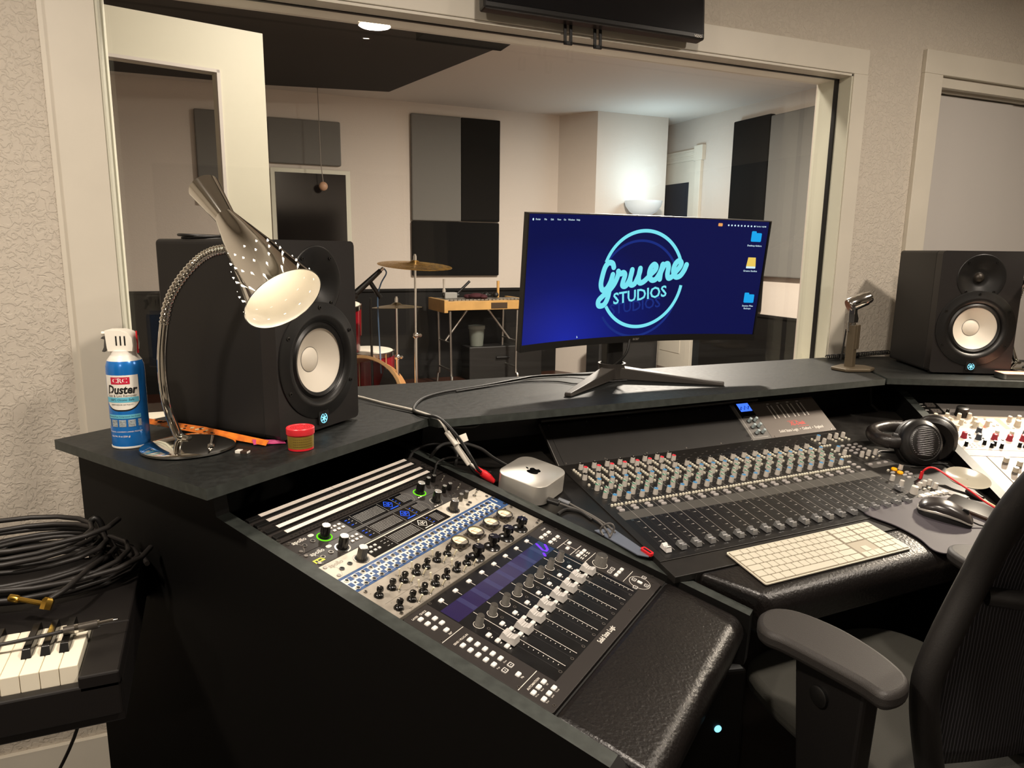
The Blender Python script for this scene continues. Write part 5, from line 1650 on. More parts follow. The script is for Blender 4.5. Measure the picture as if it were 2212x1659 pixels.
t = thing('power_cable', 'black cord end poking out below the shelf edge beside the white cable', 'cable', I4)
MB().tube(catmull([(.452, 1.60, .974), (.49, 1.575, .972), (.525, 1.568, .967), (.568, 1.574, .964), (.60, 1.60, .968)], 8), .0042, 10).build('cord', M_kc, t)

# ------------------------------------------------------------------ small computer
M_alu = mat('aluminium', 'c4c0b8', 0.36, 0.6)
mini = thing('small_computer', 'small square silver desktop computer with rounded corners between the rack and console', 'computer', FC @ T(-0.1585, 0.186, 0.0) @ RZ(32.0))
MB().prism(rrect(-.0625, -.0625, .0625, .0625, .030, 10), .0045, .049).prism(rrect(-.0625, -.0625, .0625, .0625, .030, 10), .049, .0502, inset=.0014).build('case', M_alu, mini, 40)
MB().lathe([(.045, 0), (.047, .0048)], 40).build('foot', M_black, mini)
b = MB()
def apple(b, s, M):
    P = catmull([(0, .30, 0), (.14, .40, 0), (.34, .38, 0), (.46, .22, 0), (.38, .02, 0), (.40, -.12, 0), (.52, -.22, 0), (.40, -.44, 0), (.24, -.55, 0), (.10, -.52, 0), (0, -.49, 0), (-.10, -.52, 0), (-.24, -.55, 0), (-.42, -.40, 0), (-.52, -.10, 0), (-.46, .24, 0), (-.30, .40, 0), (-.12, .39, 0)], 5, True)
    b.flat([(p.x * s, p.y * s) for p in P], 0, 0, M)
    Q = catmull([(.02, .46, 0), (.03, .64, 0), (.20, .80, 0), (.21, .62, 0), (.12, .50, 0)], 5, True)
    b.flat([(p.x * s, p.y * s) for p in Q], 0, 0, M)
apple(b, .029, T(0.002, 0.0, .05035) @ RZ(0))
b.build('logo', mat('gloss_black', '0a0a0b', 0.1), mini, 0)
b = MB()
b.box(.0620, -.012, .014, .0628, -.004, .017).box(.0620, .002, .014, .0628, .010, .017)
b.cyl(0, 0, 0, 0, 0.001) if 0 else None
b.build('ports', M_black, mini, 0)
MB().lathe([(.0017, 0), (.0017, .0004)], 12, 0, T(.0625, .035, .018) @ RY(90)).build('jack', M_black, mini)
t = thing('data_cable', 'dark cable with black plug leaving the right side of the small computer', 'cable', FC)
bar(MB(), (-.152, .115, .014), (-.132, .096, .012), .016, .010).build('plug', M_black, t, 30, 0.001)
bar(MB(), (-.126, .112, .013), (-.108, .092, .010), .011, .006).build('plug', mat('grey_plug', '6c6f74', 0.45), t, 30, 0.001)
MB().tube(catmull([(-.132, .096, .012), (-.116, .085, .008), (-.096, .060, .006), (-.080, .012, .006), (-.083, -.03, .006), (-.090, -.05, .006)], 8), .0024, 8).build('cable', mat('grey_cable', '55524f', 0.5), t)
MB().tube(catmull([(-.108, .092, .010), (-.098, .078, .007), (-.080, .035, .006), (-.070, -.007, .006), (-.068, -.036, .005)], 8), .0022, 8).build('cable', mat('grey_cable2', '5d5a56', 0.5), t)
MB().tube(catmull([(-.098, -.038, .005), (-.1, -.028, .012), (-.098, -.030, .022), (-.091, -.035, .030), (-.083, -.038, .030), (-.077, -.041, .022), (-.080, -.042, .012), (-.086, -.045, .005)], 8), .0024, 8).build('cable_loop', bpy.data.materials['grey_cable'], t)
MB().tube(catmull([(-.150, .066, .004), (-.137, .074, .005), (-.119, .078, .005), (-.098, .062, .005), (-.088, .025, .004)], 8), .0036, 8).build('cable', M_kc, t)
t = thing('blade_pouch', 'grey blue plastic pouch with a red slotted end beside the console faders', 'pouch', FC)
MB().prism([(-.105, -.012), (-.062, -.014), (-.0395, -.125), (-.048, -.131), (-.066, -.118)], .0006, .004).build('sleeve', mat('pouch_grey', '5e6470', 0.35), t, 0, 0.001)
A = T(-.044, -.118, .0032) @ RZ(-76)
MB().prism(rrect(-.014, -.006, .014, .006, .004), 0, .006, 0, A).prism(rrect(-.010, -.0025, .010, .0025, .002), .006, .0062, 1, A).build('clip', [M_red_p, M_black], t, 30, label='red slotted clip')

# ------------------------------------------------------------------ keyboard
M_kb = mat('keyboard_white', 'd0c8b6', 0.4)
M_key = mat('key_white', 'c2bcac', 0.4)
u_ = Vector((math.cos(.0472), math.sin(.0472), 0))
h_ = Vector((u_.y, -u_.x, 0))
v_ = h_ * math.cos(.1694) - Vector((0, 0, 1)) * math.sin(.1694)
nK = u_.cross(-v_)
KBF = frame(Vector((.9429, 1.0928, .7804)) - nK * 0.0, u_, -v_, nK)
kb = thing('keyboard', 'long white computer keyboard with number pad lying below the console faders', 'keyboard', KBF)
KW, KD = 418.7, 115.0
b = MM()
b.prism(rrect(0, 0, KW, KD, 5), -4.2, -1.7, 0).prism(rrect(2.5, 2.5, KW - 2.5, KD - 2.5, 4), -1.7, -1.6, 1)
b.add([(6, 1, -11), (KW - 6, 1, -11), (KW - 6, 70, -3.6), (6, 70, -3.6), (2, 1, -4), (KW - 2, 1, -4), (KW - 2, 74, -3.4), (2, 74, -3.4)], [(0, 1, 2, 3), (0, 4, 5, 1), (1, 5, 6, 2), (3, 7, 4, 0)], 0)
b.build('body', [M_kb, mat('key_gap_shade', '756c5b', 0.6)], kb, 30)  # white plate coloured darker to paint the shade between keys
MM().prism(rrect(286, 57, 345, KD - 3.4, 1), -1.6, -1.3).build('inset', mat('keyboard_grey', '9f9785', 0.5), kb, 0)
def keymesh(w, d):
    return MM().prism(rrect(-w / 2 + .9, -d / 2 + .9, w / 2 - .9, d / 2 - .9, 2.0, 3), -1.6, -0.1, 0, inset=.3).mesh('key', M_key, 30)
KC = {}
keys = []
U = 19.0
rows = [(3.6, 14.4, [1.5] + [1] * 13 + [0]), (18.2, 18.6, [1] * 13 + [1.5]), (36.8, 18.6, [1.5] + [1] * 12 + [1]), (55.4, 18.6, [1.8] + [1] * 11 + [1.7]), (74, 18.6, [1.3] + [1] * 11 + [2.2]), (92.6, 18.6, [1.5, 1.2, 1.4, 6.3, 1.4, 1.2, 1.5])]
LB = 3.5
for y0, d, ws in rows:
    tot = sum(ws)
    f = 276.0 / tot
    x = LB
    for w in ws:
        if w:
            keys.append((x + w * f / 2, y0 + d / 2, w * f, d))
        x += w * f
for c in range(3):
    for y0, d in ((3.6, 14.4), (18.2, 18.6), (36.8, 18.6)):
        keys.append((285 + 19.3 * c + 9.6, y0 + d / 2, 19.3, d))
keys.append((285 + 19.3 * 1.5, 74 + 9.3, 19.3, 18.6))
for c in range(3):
    keys.append((285 + 19.3 * c + 9.6, 92.6 + 9.3, 19.3, 18.6))
for c in range(4):
    for y0, d in ((3.6, 14.4), (18.2, 18.6), (36.8, 18.6), (55.4, 18.6)):
        keys.append((346 + 17.4 * c + 8.7, y0 + d / 2, 17.4, d))
for c in range(3):
    keys.append((346 + 17.4 * c + 8.7, 74 + 9.3, 17.4, 18.6))
keys += [(346 + 17.4, 92.6 + 9.3, 34.8, 18.6), (346 + 17.4 * 2.5, 92.6 + 9.3, 17.4, 18.6), (346 + 17.4 * 3.5, 74 + 18.6, 17.4, 37.2)]
camK = KBF.inverted() @ Vector((0, 0, 1.3836))
keys.sort(key=lambda q: -q[2] * q[3] / (Vector((q[0] / 1000, -q[1] / 1000, 0)) - camK).length ** 2)
rest = MM()
LK = MM()
for i, (x, y, w, d) in enumerate(keys):
    kk = (round(w, 1), round(d, 1))
    if i < 99:
        if kk not in KC:
            KC[kk] = keymesh(w, d)
        put('key', KC[kk], kb, T(x / 1000, -y / 1000, 0))
    else:
        rest.prism(rrect(x - w / 2 + .9, y - d / 2 + .9, x + w / 2 - .9, y + d / 2 - .9, 2.0, 3), -1.6, -0.1, 0, inset=.3)
    if w < 30 and d > 15:
        LK.box(x - 1.6, y - 1.8, -0.08, x + 1.6, y + 1.4, -0.05)
r_ = rest.build('keys', M_key, kb, 30)
r_['kind'] = 'stuff'

# ------------------------------------------------------------------ mouse, pad, phone
pad = thing('mouse_pad', 'dark grey rounded mouse pad lying over the console corner under the mouse', 'mouse pad', FC)
PP = catmull([(.560, -.138, 0), (.600, -.118, 0), (.690, -.1235, 0), (.78, -.118, 0), (.86, -.14, 0), (.93, -.20, 0), (.90, -.30, 0), (.80, -.332, 0), (.66, -.327, 0), (.600, -.322, 0), (.578, -.300, 0), (.590, -.255, 0), (.585, -.20, 0)], 6, True)
o = MB().prism([(p.x, p.y) for p in PP], .0042, .0072).build('pad', mat('pad_grey', '39343a', 0.6, bump=0.1, bscale=900), pad, 0, 0.001)
mouse = thing('computer_mouse', 'black computer mouse with silver side band on the mouse pad', 'mouse', FC @ T(.742, -.208, .0073) @ RZ(-56))
b = MB()
def loft(b, secs, m=0, n=20):
    """secs: (x, halfwidth, zbase, ztop)"""
    vs, fs = [], []
    for x, w, z0, z1 in secs:
        for k in range(n):
            a = math.pi * k / (n - 1)
            c, s = math.cos(a), math.sin(a)
            vs.append((x, w * (abs(c) ** .7) * (1 if c > 0 else -1), z0 + (z1 - z0) * (s ** .65)))
    for i in range(len(secs) - 1):
        for k in range(n - 1):
            p, q = i * n + k, (i + 1) * n + k
            fs.append((p, q, q + 1, p + 1))
    b.add(vs, fs, m)
    b.add([vs[k] for k in range(n)], [tuple(range(n))], m)
    b.add([vs[(len(secs) - 1) * n + k] for k in range(n)], [tuple(range(n - 1, -1, -1))], m)
MS = [(-.058, .012, .004, .016), (-.054, .022, .001, .024), (-.042, .029, 0, .033), (-.020, .032, 0, .040), (.005, .031, 0, .039), (.030, .028, 0, .032), (.048, .026, .001, .022), (.056, .022, .003, .015), (.058, .015, .006, .011)]
loft(b, [(x, w * .97, z0, z1 * .62) for x, w, z0, z1 in MS])
b.build('base', mat('mouse_black', '0f0e0e', 0.45), mouse, 60)
b = MB()
loft(b, [(x * 1.01, w * 1.03, z0 + .40 * (z1 - z0), z1 * .60 + .002) for x, w, z0, z1 in MS])
b.build('side_band', mat('mouse_silver', 'b5b1aa', 0.3, 0.5), mouse, 60)
b = MB()
loft(b, [(x * .99, w * .985, z1 * .45, z1) for x, w, z0, z1 in MS])
b.build('shell', mat('mouse_shell', '2b2726', 0.28), mouse, 60)
MB().lathe([(.009, -.0025), (.0098, 0), (.009, .0025)], 20, 0, T(.036, 0, .026) @ RX(90)).build('wheel', M_black, mouse)
MB().tube(catmull([(.057, 0, .009), (.075, .006, .004), (.095, .02, .003), (.115, .03, .003)], 6), .0019, 8).build('cord', M_kc, mouse)
ph = thing('phone', 'dark glass smartphone in a case lying at the edge of the mouse pad', 'phone', FC @ T(.862, -.222, .0105) @ RZ(-72))
MB().prism(rrect(-.076, -.037, .076, .037, .010), -.004, .0045).build('case', mat('phone_case', '3b2a20', 0.35, 0.3), ph, 30, 0.0015)
MB().prism(rrect(-.074, -.035, .074, .035, .009), .0045, .0053).build('screen', mat('phone_glass', '1a1615', 0.12, noise=0.3, nscale=150), ph, 30)

# ------------------------------------------------------------------ headphones on the desk
M_hp = mat('headphone_black', '171514', 0.38)
M_hpl = mat('headphone_leather', '1c1917', 0.45, bump=0.2, bscale=300)
hp = thing('headphones', 'large black over ear headphones resting on the table right of the console', 'headphones', FC @ T(.985, .058, 0.0))
def cup(name, c, d, par):
    A = aim(c, d) @ Matrix.Scale(1.32, 4)
    o = MB().lathe([(.001, .024), (.026, .023), (.032, .020), (.034, .016), (.041, .012), (.045, .002), (.043, -.006), (.036, -.010), (.001, -.010)], 40, 0, A @ Matrix.Diagonal((1, 1.12, 1, 1)), cap=False).build(name, M_hp, par, 50)
    MB().lathe([(.036, -.008), (.044, -.010), (.046, -.020), (.040, -.028), (.024, -.024), (.022, -.012)], 40, 0, A @ Matrix.Diagonal((1, 1.12, 1, 1)), cap=False).build('ear_pad', M_hpl, o, 60)
    b = MB()
    for k in range(15):
        y = -.024 + .0034 * k
        w = math.sqrt(max(0, .0285 ** 2 - y * y))
        b.tube([(-w, y, .0215), (0, y, .0242), (w, y, .0215)], .0009, 6, 0)
    b.v = [tuple(A @ Matrix.Diagonal((1, 1.12, 1, 1)) @ Vector(p)) for p in b.v]
    b.build('grille_ribs', mat('grille_grey', '3a3734', 0.35) if 'grille_grey' not in bpy.data.materials else bpy.data.materials['grille_grey'], o)
    MB().lathe([(.0355, .0155), (.037, .017), (.0335, .0205), (.032, .019)], 40, 0, A @ Matrix.Diagonal((1, 1.12, 1, 1)), cap=False).build('trim_ring', M_bsteel if 0 else M_hp, o, 50)
    return o
cup('ear_cup', (-.008, -.010, .058), (-.42, -.78, .45), hp)
cup('ear_cup', (.082, .012, .058), (.75, .45, .12), hp)
band = catmull([(-.030, .008, .052), (-.068, .022, .050), (-.084, .060, .048), (-.058, .104, .046), (.01, .118, .046), (.07, .100, .050), (.105, .058, .056), (.100, .022, .058)], 8)
b = MB()
b.tube(band, .0135, 12, 0, flat=1.35)
b.build('headband', M_hpl, hp, 60)
MB().tube(band[10:40], .0165, 12, flat=1.25).build('headband_pad', mat('pad_leather', '25211f', 0.3, bump=0.35, bscale=120), hp, 60)
MB().tube([(-.024, .004, .054), (-.046, .018, .058), (-.064, .036, .060)], .0085, 10, flat=1.7).build('slider', M_hp, hp, 50)
MB().tube(catmull([(.07, -.055, .004), (.03, -.040, .003), (-.01, -.050, .003), (-.07, -.028, .003), (-.095, .02, .003), (-.07, .06, .003), (-.02, .05, .003), (.04, -.01, .003), (.06, -.05, .003), (.05, -.09, .003)], 8), .0026, 8).build('cable', M_kc, hp)
# red lead from the console jack
t = thing('red_lead', 'thin red lead plugged into the console and running down past the phone', 'cable', FC)
MB().rod((.884, -.040, .004), (.884, -.040, .024), .0042).build('plug', M_red_p, t)
MB().tube(catmull([(.884, -.040, .022), (.886, -.045, .034), (.897, -.050, .040), (.910, -.062, .038), (.915, -.10, .030), (.917, -.15, .022), (.910, -.20, .016), (.912, -.245, .012), (.92, -.30, .010)], 8), .0026, 8).build('lead', M_red_p, t)
t = thing('white_dish', 'oval glossy white dish tipped against the right rack rail', 'dish', FC @ T(.968, -.108, .020) @ RZ(-62) @ RX(32) @ Matrix.Scale(.9, 4))
MB().lathe([(.001, .006), (.030, .007), (.044, .013), (.047, .013), (.045, .009), (.033, .001), (.001, 0)], 44, 0, Matrix.Diagonal((1.25, .72, 1.3, 1)), cap=False).build('dish', mat('glossy_white', 'b5b09d', 0.2, coat=0.4), t, 60)
t = thing('screwdriver', 'short tool with dark handle lying between the console and right rail', 'screwdriver', FC)
MB().rod((.942, -.130, .008), (.935, -.175, .008), .0062, .0075).build('handle', mat('tool_handle', '3a3431', 0.35), t)
MB().rod((.935, -.175, .008), (.930, -.232, .006), .0025).build('shaft', mat('tool_brass', 'a88a50', 0.35, 0.8), t)

# ------------------------------------------------------------------ microphone on the right shelf
M_bron = mat('bronze_paint', '5f5443', 0.4, 0.3)
mic = thing('desk_microphone', 'small chrome vintage microphone on a bronze desk stand on the shelf', 'microphone', I4)
HX = [(1.905, 1.762), (1.907, 1.700), (1.985, 1.672), (2.032, 1.695), (2.043, 1.745), (1.985, 1.795)]
MB().prism(HX, 1.0, 1.0115).build('base', M_bron, mic, 0, 0.004, 3)
SM = T(1.969, 1.743, 1.011) @ RZ(22)
MB().prism(rrect(-.0165, -.013, .0165, .013, .003), 0, .138, 0, SM, top=rrect(-.0145, -.012, .0145, .012, .003)).box(.004, -.0145, 0, .006, -.0128, .138, 0, SM).build('post', M_bron, mic, 0, 0.001)
MB().box(-.004, -.016, .06, .024, .002, .142, 0, SM @ T(0, 0, -.002)).build('talk_bar', M_bron, mic, 0, 0.002)
MB().rod((1.966, 1.743, 1.147), (1.966, 1.743, 1.160), .0085).rod((1.952, 1.747, 1.130), (1.950, 1.748, 1.16), .006).build('collar', M_steel, mic)
MB().prism([(-.018, 0), (.016, 0), (.020, .014), (.004, .034), (.002, .058), (-.020, .060), (-.020, .03)], -.010, .010, 0, T(1.966, 1.743, 1.158) @ RZ(22) @ RX(90)).build('yoke', M_steel, mic, 0, 0.002)
pa, pb = Vector((1.945, 1.752, 1.212)), Vector((2.016, 1.722, 1.247))
MB().lathe([(.001, 0), (.020, .001), (.0235, .006), (.0235, .060), (.0200, .067), (.0200, .073), (.017, .079), (.013, .080), (.012, .075), (.001, .075)], 32, 0, aim(pa, pb - pa), cap=False).build('head', M_steel, mic, 40)
pts = []
for i in range(260):
    f = i / 259
    p = Vector((2.06, 1.925, 1.012)).lerp(Vector((2.40, 1.948, 1.012)), f)
    a = f * 2 * math.pi * 34
    d_ = Vector((.99, .07, 0)).normalized()
    w_ = Vector((-d_.y, d_.x, 0))
    pts.append(p + w_ * .0075 * math.cos(a) + Vector((0, 0, .0075 * math.sin(a))))
MB().tube(pts, .0019, 6).build('coiled_cord', M_kc, mic)
MB().rod((1.955, 1.758, 1.135), (1.952, 1.765, 1.03), .0026).build('cord', M_kc, mic)
t = tag(MB().box(2.165, 1.945, 1.0005, 2.245, 1.972, 1.013).build('black_bar', M_black, None, 0, 0.001), 'small flat black bar lying at the wall behind the desk microphone', 'bar')
t = thing('tin_box', 'shallow metal tin with a red and cream lid in front of the right loudspeaker', 'tin', T(2.345, 1.432, 1.0) @ RZ(-28))
MB().prism(rrect(-.055, -.032, .055, .032, .008), .0005, .014).build('body', M_bsteel, t, 30, 0.001)
MB().prism(rrect(-.056, -.033, .056, .033, .008), .014, .0185, 0).prism(rrect(-.054, -.031, .054, .031, .007), .0185, .0188, 1).box(-.05, -.012, .0188, .05, .0, .019, 2).build('lid', [M_bsteel, mat('lid_art_red', 'c98070', 0.4), mat('lid_art_cream', 'd8c9a8', 0.4)], t, 30)

# ------------------------------------------------------------------ wall television
tv = thing('television', 'black flat television hung on the wall above the window', 'television', T(1.0665, 1.935, 2.008) @ RX(-4))
MB().box(-.353, -.030, 0, .358, .010, .415).build('housing', M_bez, tv, 0, 0.006)
MB().box(-.345, -.0315, .017, .350, -.0295, .407).build('screen', mat('tv_screen', '0b0c10', 0.16), tv, 0)
MB().text('VIZIO', .0105, T(.333, -.0305, .0085) @ RX(90), 0, 0, bold=.0003).build('lettering', M_rack_w, tv, 0)
for x in (-.082, .014):
    b = MB()
    b.box(x - .013, .012, -.050, x - .005, .018, .25).box(x + .005, .012, -.050, x + .013, .018, .25).box(x - .013, .012, -.050, x + .013, .018, -.040)
    b.build('bracket', M_black, tv, 0, 0.0008)

# ------------------------------------------------------------------ digital piano and cable coil at the left
M_pno = mat('piano_black', '100d0c', 0.45)
pno = thing('digital_piano', 'black digital piano with a few white and black keys showing at the lower left', 'piano', T(-0.15, 1.062, 0.0))
MB().box(-1.3, 0, .722, 0, .018, .775).box(-1.3, 0.018, .70, 0, .445, .765).box(-1.3, .150, .765, 0, .445, .790).box(-.052, 0.0, .765, 0, .15, .790).build('body', M_pno, pno, 0, 0.003)
MB().box(-1.28, .05, 0, -1.22, .40, .70).build('leg', M_pno, pno, 0)
MB().box(-.72, .30, 0, -.67, .42, .70).build('leg', M_pno, pno, 0)
M_iv = mat('white_key', 'efe7d2', 0.3)
for k in range(14):
    x1 = -.0535 - .0235 * k
    MB().box(x1 - .0228, .0195, .772, x1, .150, .7995).build('white_key', M_iv, pno, 0, 0.0012)
    if k in (1, 2, 3, 5, 6, 8, 9, 10, 12, 13):
        xc = x1 + .0004
        MB().add([(xc - .0065, .062, .799), (xc + .0065, .062, .799), (xc + .0065, .150, .799), (xc - .0065, .150, .799), (xc - .005, .070, .811), (xc + .005, .070, .811), (xc + .005, .150, .811), (xc - .005, .150, .811)], [(0, 1, 5, 4), (1, 2, 6, 5), (2, 3, 7, 6), (3, 0, 4, 7), (4, 5, 6, 7)]).build('black_key', M_knobk, pno, 0, 0.0008)
random.seed(11)
def coil(rx, ry, turns, z0, z1, jit, seed, c=(0, 0)):
    random.seed(seed)
    pts = []
    n = int(turns * 16)
    ph_ = [random.uniform(0, 6.28) for _ in range(4)]
    for i in range(n + 1):
        f = i / n
        a = f * turns * 2 * math.pi
        k = 1 + jit * math.sin(a * .37 + ph_[0]) + jit * .6 * math.sin(a * .13 + ph_[1])
        pts.append((c[0] + rx * k * math.cos(a) + .012 * math.sin(a * .21 + ph_[2]), c[1] + ry * k * math.sin(a) + .010 * math.sin(a * .29 + ph_[3]), z0 + (z1 - z0) * f + .006 * math.sin(a * .5 + ph_[2])))
    return pts
M_ck = mat('instrument_cable', '1f1c1a', 0.5)
cc = thing('instrument_cable', 'thick coiled black instrument cable with gold right angle plug on the piano', 'cable', T(-.335, 1.45, .790))
MB().tube(coil(.128, .092, 8, .006, .085, .11, 4), .0048, 8).build('coil', M_ck, cc, 60)
a = math.radians(28)
MB().tube([(.108 + .020 * math.cos(q) * .6, .045 + .0, .045 + .036 * math.sin(q)) for q in [k * math.pi / 8 for k in range(17)]], .006, 8).build('strap', M_black, cc, 60)
MB().rod((.03, -.195, .045), (.070, -.218, .040), .0042).lathe([(.0062, 0), (.0066, .012), (.005, .016)], 18, 0, aim((.018, -.188, .046), (.04, -.023, -.005))).lathe([(.0085, -.008), (.009, .006), (.006, .010)], 6, 0, aim((.072, -.219, .040), (.3, .4, .8))).build('gold_plug', mat('gold', 'c8a24a', 0.22, 1.0), cc, label='gold right angle plug')
MB().tube(catmull([(.075, -.214, .046), (.095, -.19, .05), (.118, -.12, .05), (.128, -.03, .03)], 6), .0042, 8).build('cable', M_ck, cc, 60)
cc2 = thing('instrument_cable', 'looser black cable coil with a silver straight plug over the piano keys', 'cable', T(-.305, 1.415, .790))
MB().tube(coil(.150, .110, 5, .006, .040, .09, 9), .0048, 8).build('coil', M_ck, cc2, 60)
MB().tube(catmull([(-.15, -.02, .02), (-.16, -.14, .022), (-.10, -.235, .024), (-.02, -.265, .026), (.055, -.262, .027), (.078, -.258, .027)], 8), .0030, 8).build('cable', M_ck, cc2, 60)
MB().rod((.074, -.259, .027), (.118, -.253, .027), .0068).build('plug_barrel', mat('barrel_grey', '6a655f', 0.3, 0.8), cc2)
MB().rod((.088, -.2575, .027), (.093, -.2565, .027), .0070).rod((.118, -.253, .027), (.121, -.2525, .027), .0060).rod((.121, -.2525, .027), (.139, -.250, .027), .0032).rod((.139, -.250, .027), (.1445, -.2492, .027), .0030, .0016).build('plug_tip', M_steel, cc2)
t = thing('floor_cable', 'thin black cable running down under the piano to the floor', 'cable', I4)
MB().tube(catmull([(-.22, 1.33, .70), (-.27, 1.34, .52), (-.40, 1.50, .25), (-.55, 1.62, .01), (-.8, 1.60, .006)], 8), .003, 8).build('cable', M_kc, t)

# ------------------------------------------------------------------ chair
M_chf = mat('chair_frame', '161413', 0.5, bump=0.1, bscale=400)
M_chp = mat('arm_pad_grey', '2b2826', 0.55, bump=0.25, bscale=600)
M_chm = mat('chair_mesh', '131216', 0.7)
nt_ = M_chm.node_tree
wv = nt_.nodes.new('ShaderNodeTexWave')
wv.inputs['Scale'].default_value = 55
wv.inputs['Distortion'].default_value = 1.5
tc_ = nt_.nodes.new('ShaderNodeTexCoord')
rp = nt_.nodes.new('ShaderNodeValToRGB')
rp.color_ramp.elements[0].position = 0.72
rp.color_ramp.elements[0].color = lin('0b0a0d') + [1]
rp.color_ramp.elements[1].color = lin('4a484f') + [1]
nt_.links.new(tc_.outputs['Object'], wv.inputs['Vector'])
nt_.links.new(wv.outputs['Fac'], rp.inputs['Fac'])
nt_.links.new(rp.outputs['Color'], nt_.nodes['Principled BSDF'].inputs['Base Color'])
M_seat = mat('seat_mesh', '2a2923', 0.8, bump=0.4, bscale=700)
ch = thing('office_chair', 'black mesh office chair with grey arm pads pulled up to the desk', 'chair', T(1.152, 0.792, 0))
O_ = Vector((1.28, 0.88, 0))
class CB(MB):
    def __init__(self):
        MB.__init__(self)
        self.M = T(0, 0, .1384) @ Matrix.Scale(.9, 4)
PADL = [(.912, .955), (.943, .985), (.985, .992), (1.022, .962), (1.046, .885), (1.046, .801), (1.030, .737), (1.005, .710), (.968, .700), (.942, .710), (.941, .752), (.928, .833), (.916, .893), (.904, .925)]
def armrest(P):
    c = catmull([(p[0] - O_.x, p[1] - O_.y, 0) for p in P], 4, True)
    return CB().prism([(p.x, p.y) for p in c], .668, .700).build('arm_pad', M_chp, ch, 40, 0.009, 3)
armrest(PADL)
cxl = sum(p[0] for p in PADL) / len(PADL)
armrest([(1.585 - (p[0] - cxl) * .95 - .0 + .03, p[1] + .085) for p in PADL])
for sx, y in ((-1, 0), (1, .075)):
    x = -.29 if sx < 0 else .335
    P_ = CB()
    P_.prism([(-.075, .40), (.045, .40), (.075, .672), (-.085, .672)], -.020, .020, 0, T(x, -.035 + y, 0) @ RZ(90) @ RX(90))
    p = P_.build('arm_post', M_chf, ch, 0, 0.006)
    CB().lathe([(.019, 0), (.019, .006), (.016, .008), (.0001, .008)], 28, 0, T(x + sx * .020, -.030 + y, .600) @ RY(90 * sx)).build('button', M_black, p)
CB().prism(catmull([(-.25, -.13, 0), (-.26, .12, 0), (-.20, .27, 0), (0, .30, 0), (.20, .27, 0), (.26, .12, 0), (.25, -.13, 0), (.15, -.20, 0), (-.15, -.20, 0)], 5, True) and [(p.x, p.y) for p in catmull([(-.25, -.13, 0), (-.26, .12, 0), (-.20, .27, 0), (0, .30, 0), (.20, .27, 0), (.26, .12, 0), (.25, -.13, 0), (.15, -.20, 0), (-.15, -.20, 0)], 5, True)], .43, .475).build('seat', M_seat, ch, 40, 0.015, 3)
bl_ = [(1.175, .760, .43), (1.118, .735, .50), (1.082, .735, .64), (1.090, .730, .72), (1.134, .712, .86), (1.142, .668, 1.0), (1.150, .600, 1.12), (1.20, .565, 1.17)]
L3 = [Vector(p) - O_ for p in bl_]
Rr = [Vector((2 * (1.36 - O_.x) - p.x, p.y, p.z)) for p in L3]
path = catmull(L3 + Rr[::-1], 6)
b = CB()
b.tube(path, .024, 12, flat=1.0)
b.build('back_frame', M_chf, ch, 60)
b = CB()
n = len(L3)
vs, fs = [], []
m_ = 14
Lc = catmull(L3[1:], 4)
Rc = catmull(Rr[1:], 4)
for a_, c_ in zip(Lc, Rc):
    for j in range(m_ + 1):
        f = j / m_
        p = a_.lerp(c_, f)
        p.y -= .045 * math.sin(math.pi * f)
        vs.append(tuple(p))
for i in range(len(Lc) - 1):
    for j in range(m_):
        k = i * (m_ + 1) + j
        fs.append((k, k + 1, k + m_ + 2, k + m_ + 1))
b.add(vs, fs)
o = b.build('back_mesh', M_chm, ch, 60)
s_ = o.modifiers.new('thick', 'SOLIDIFY')
s_.thickness = 0.004
CB().tube(catmull([L3[4] + Vector((.02, -.01, -.03)), L3[4] + Vector((.12, -.07, -.03)), Rr[4] + Vector((-.12, -.07, -.03)), Rr[4] + Vector((-.02, -.01, -.03))], 6), .016, 10).build('lumbar_bar', M_chf, ch, 60)
MB().rod((0.07, -.02, .10), (0.07, -.02, .52), .03).rod((.07, -.22, .64), (.07, -.02, .50), .035).build('column', M_chf, ch)
for k in range(5):
    a = math.radians(20 + 72 * k)
    lg = MB().rod((.07, -.02, .13), (.07 + .30 * math.cos(a), -.02 + .30 * math.sin(a), .075), .022, .014).build('base_leg', M_chf, ch)
    MB().lathe([(.026, -.012), (.028, 0), (.026, .012)], 18, 0, T(.07 + .31 * math.cos(a), -.02 + .31 * math.sin(a), .028) @ RZ(math.degrees(a)) @ RX(90)).build('caster', M_black, lg)

# ------------------------------------------------------------------ under the desk
sub = thing('subwoofer', 'black subwoofer with a glowing round badge in the dark under the left rack', 'loudspeaker', T(1.05, 1.46, 0) @ RZ(-12))
MB().box(-.17, -.17, .001, .17, .17, .36).build('cabinet', M_spk, sp if 0 else sub, 0, 0.008)
b = MB()
b.lathe([(.0095, 0), (.0095, .0015), (.0001, .0015)], 24, 0, T(.10, -.1705, .205) @ RX(90))
b.build('lit_badge', M_led, sub)
t = tag(MB().box(-.15, -.12, 0.001, .15, .12, .26, 0, T(2.27, 1.64, 0) @ RZ(-20)).build('cardboard_box', mat('dusty_brown_box', '8a6253', 0.7), None, 0, 0.002), 'plain brown box on the floor in the shade under the right wing', 'box')

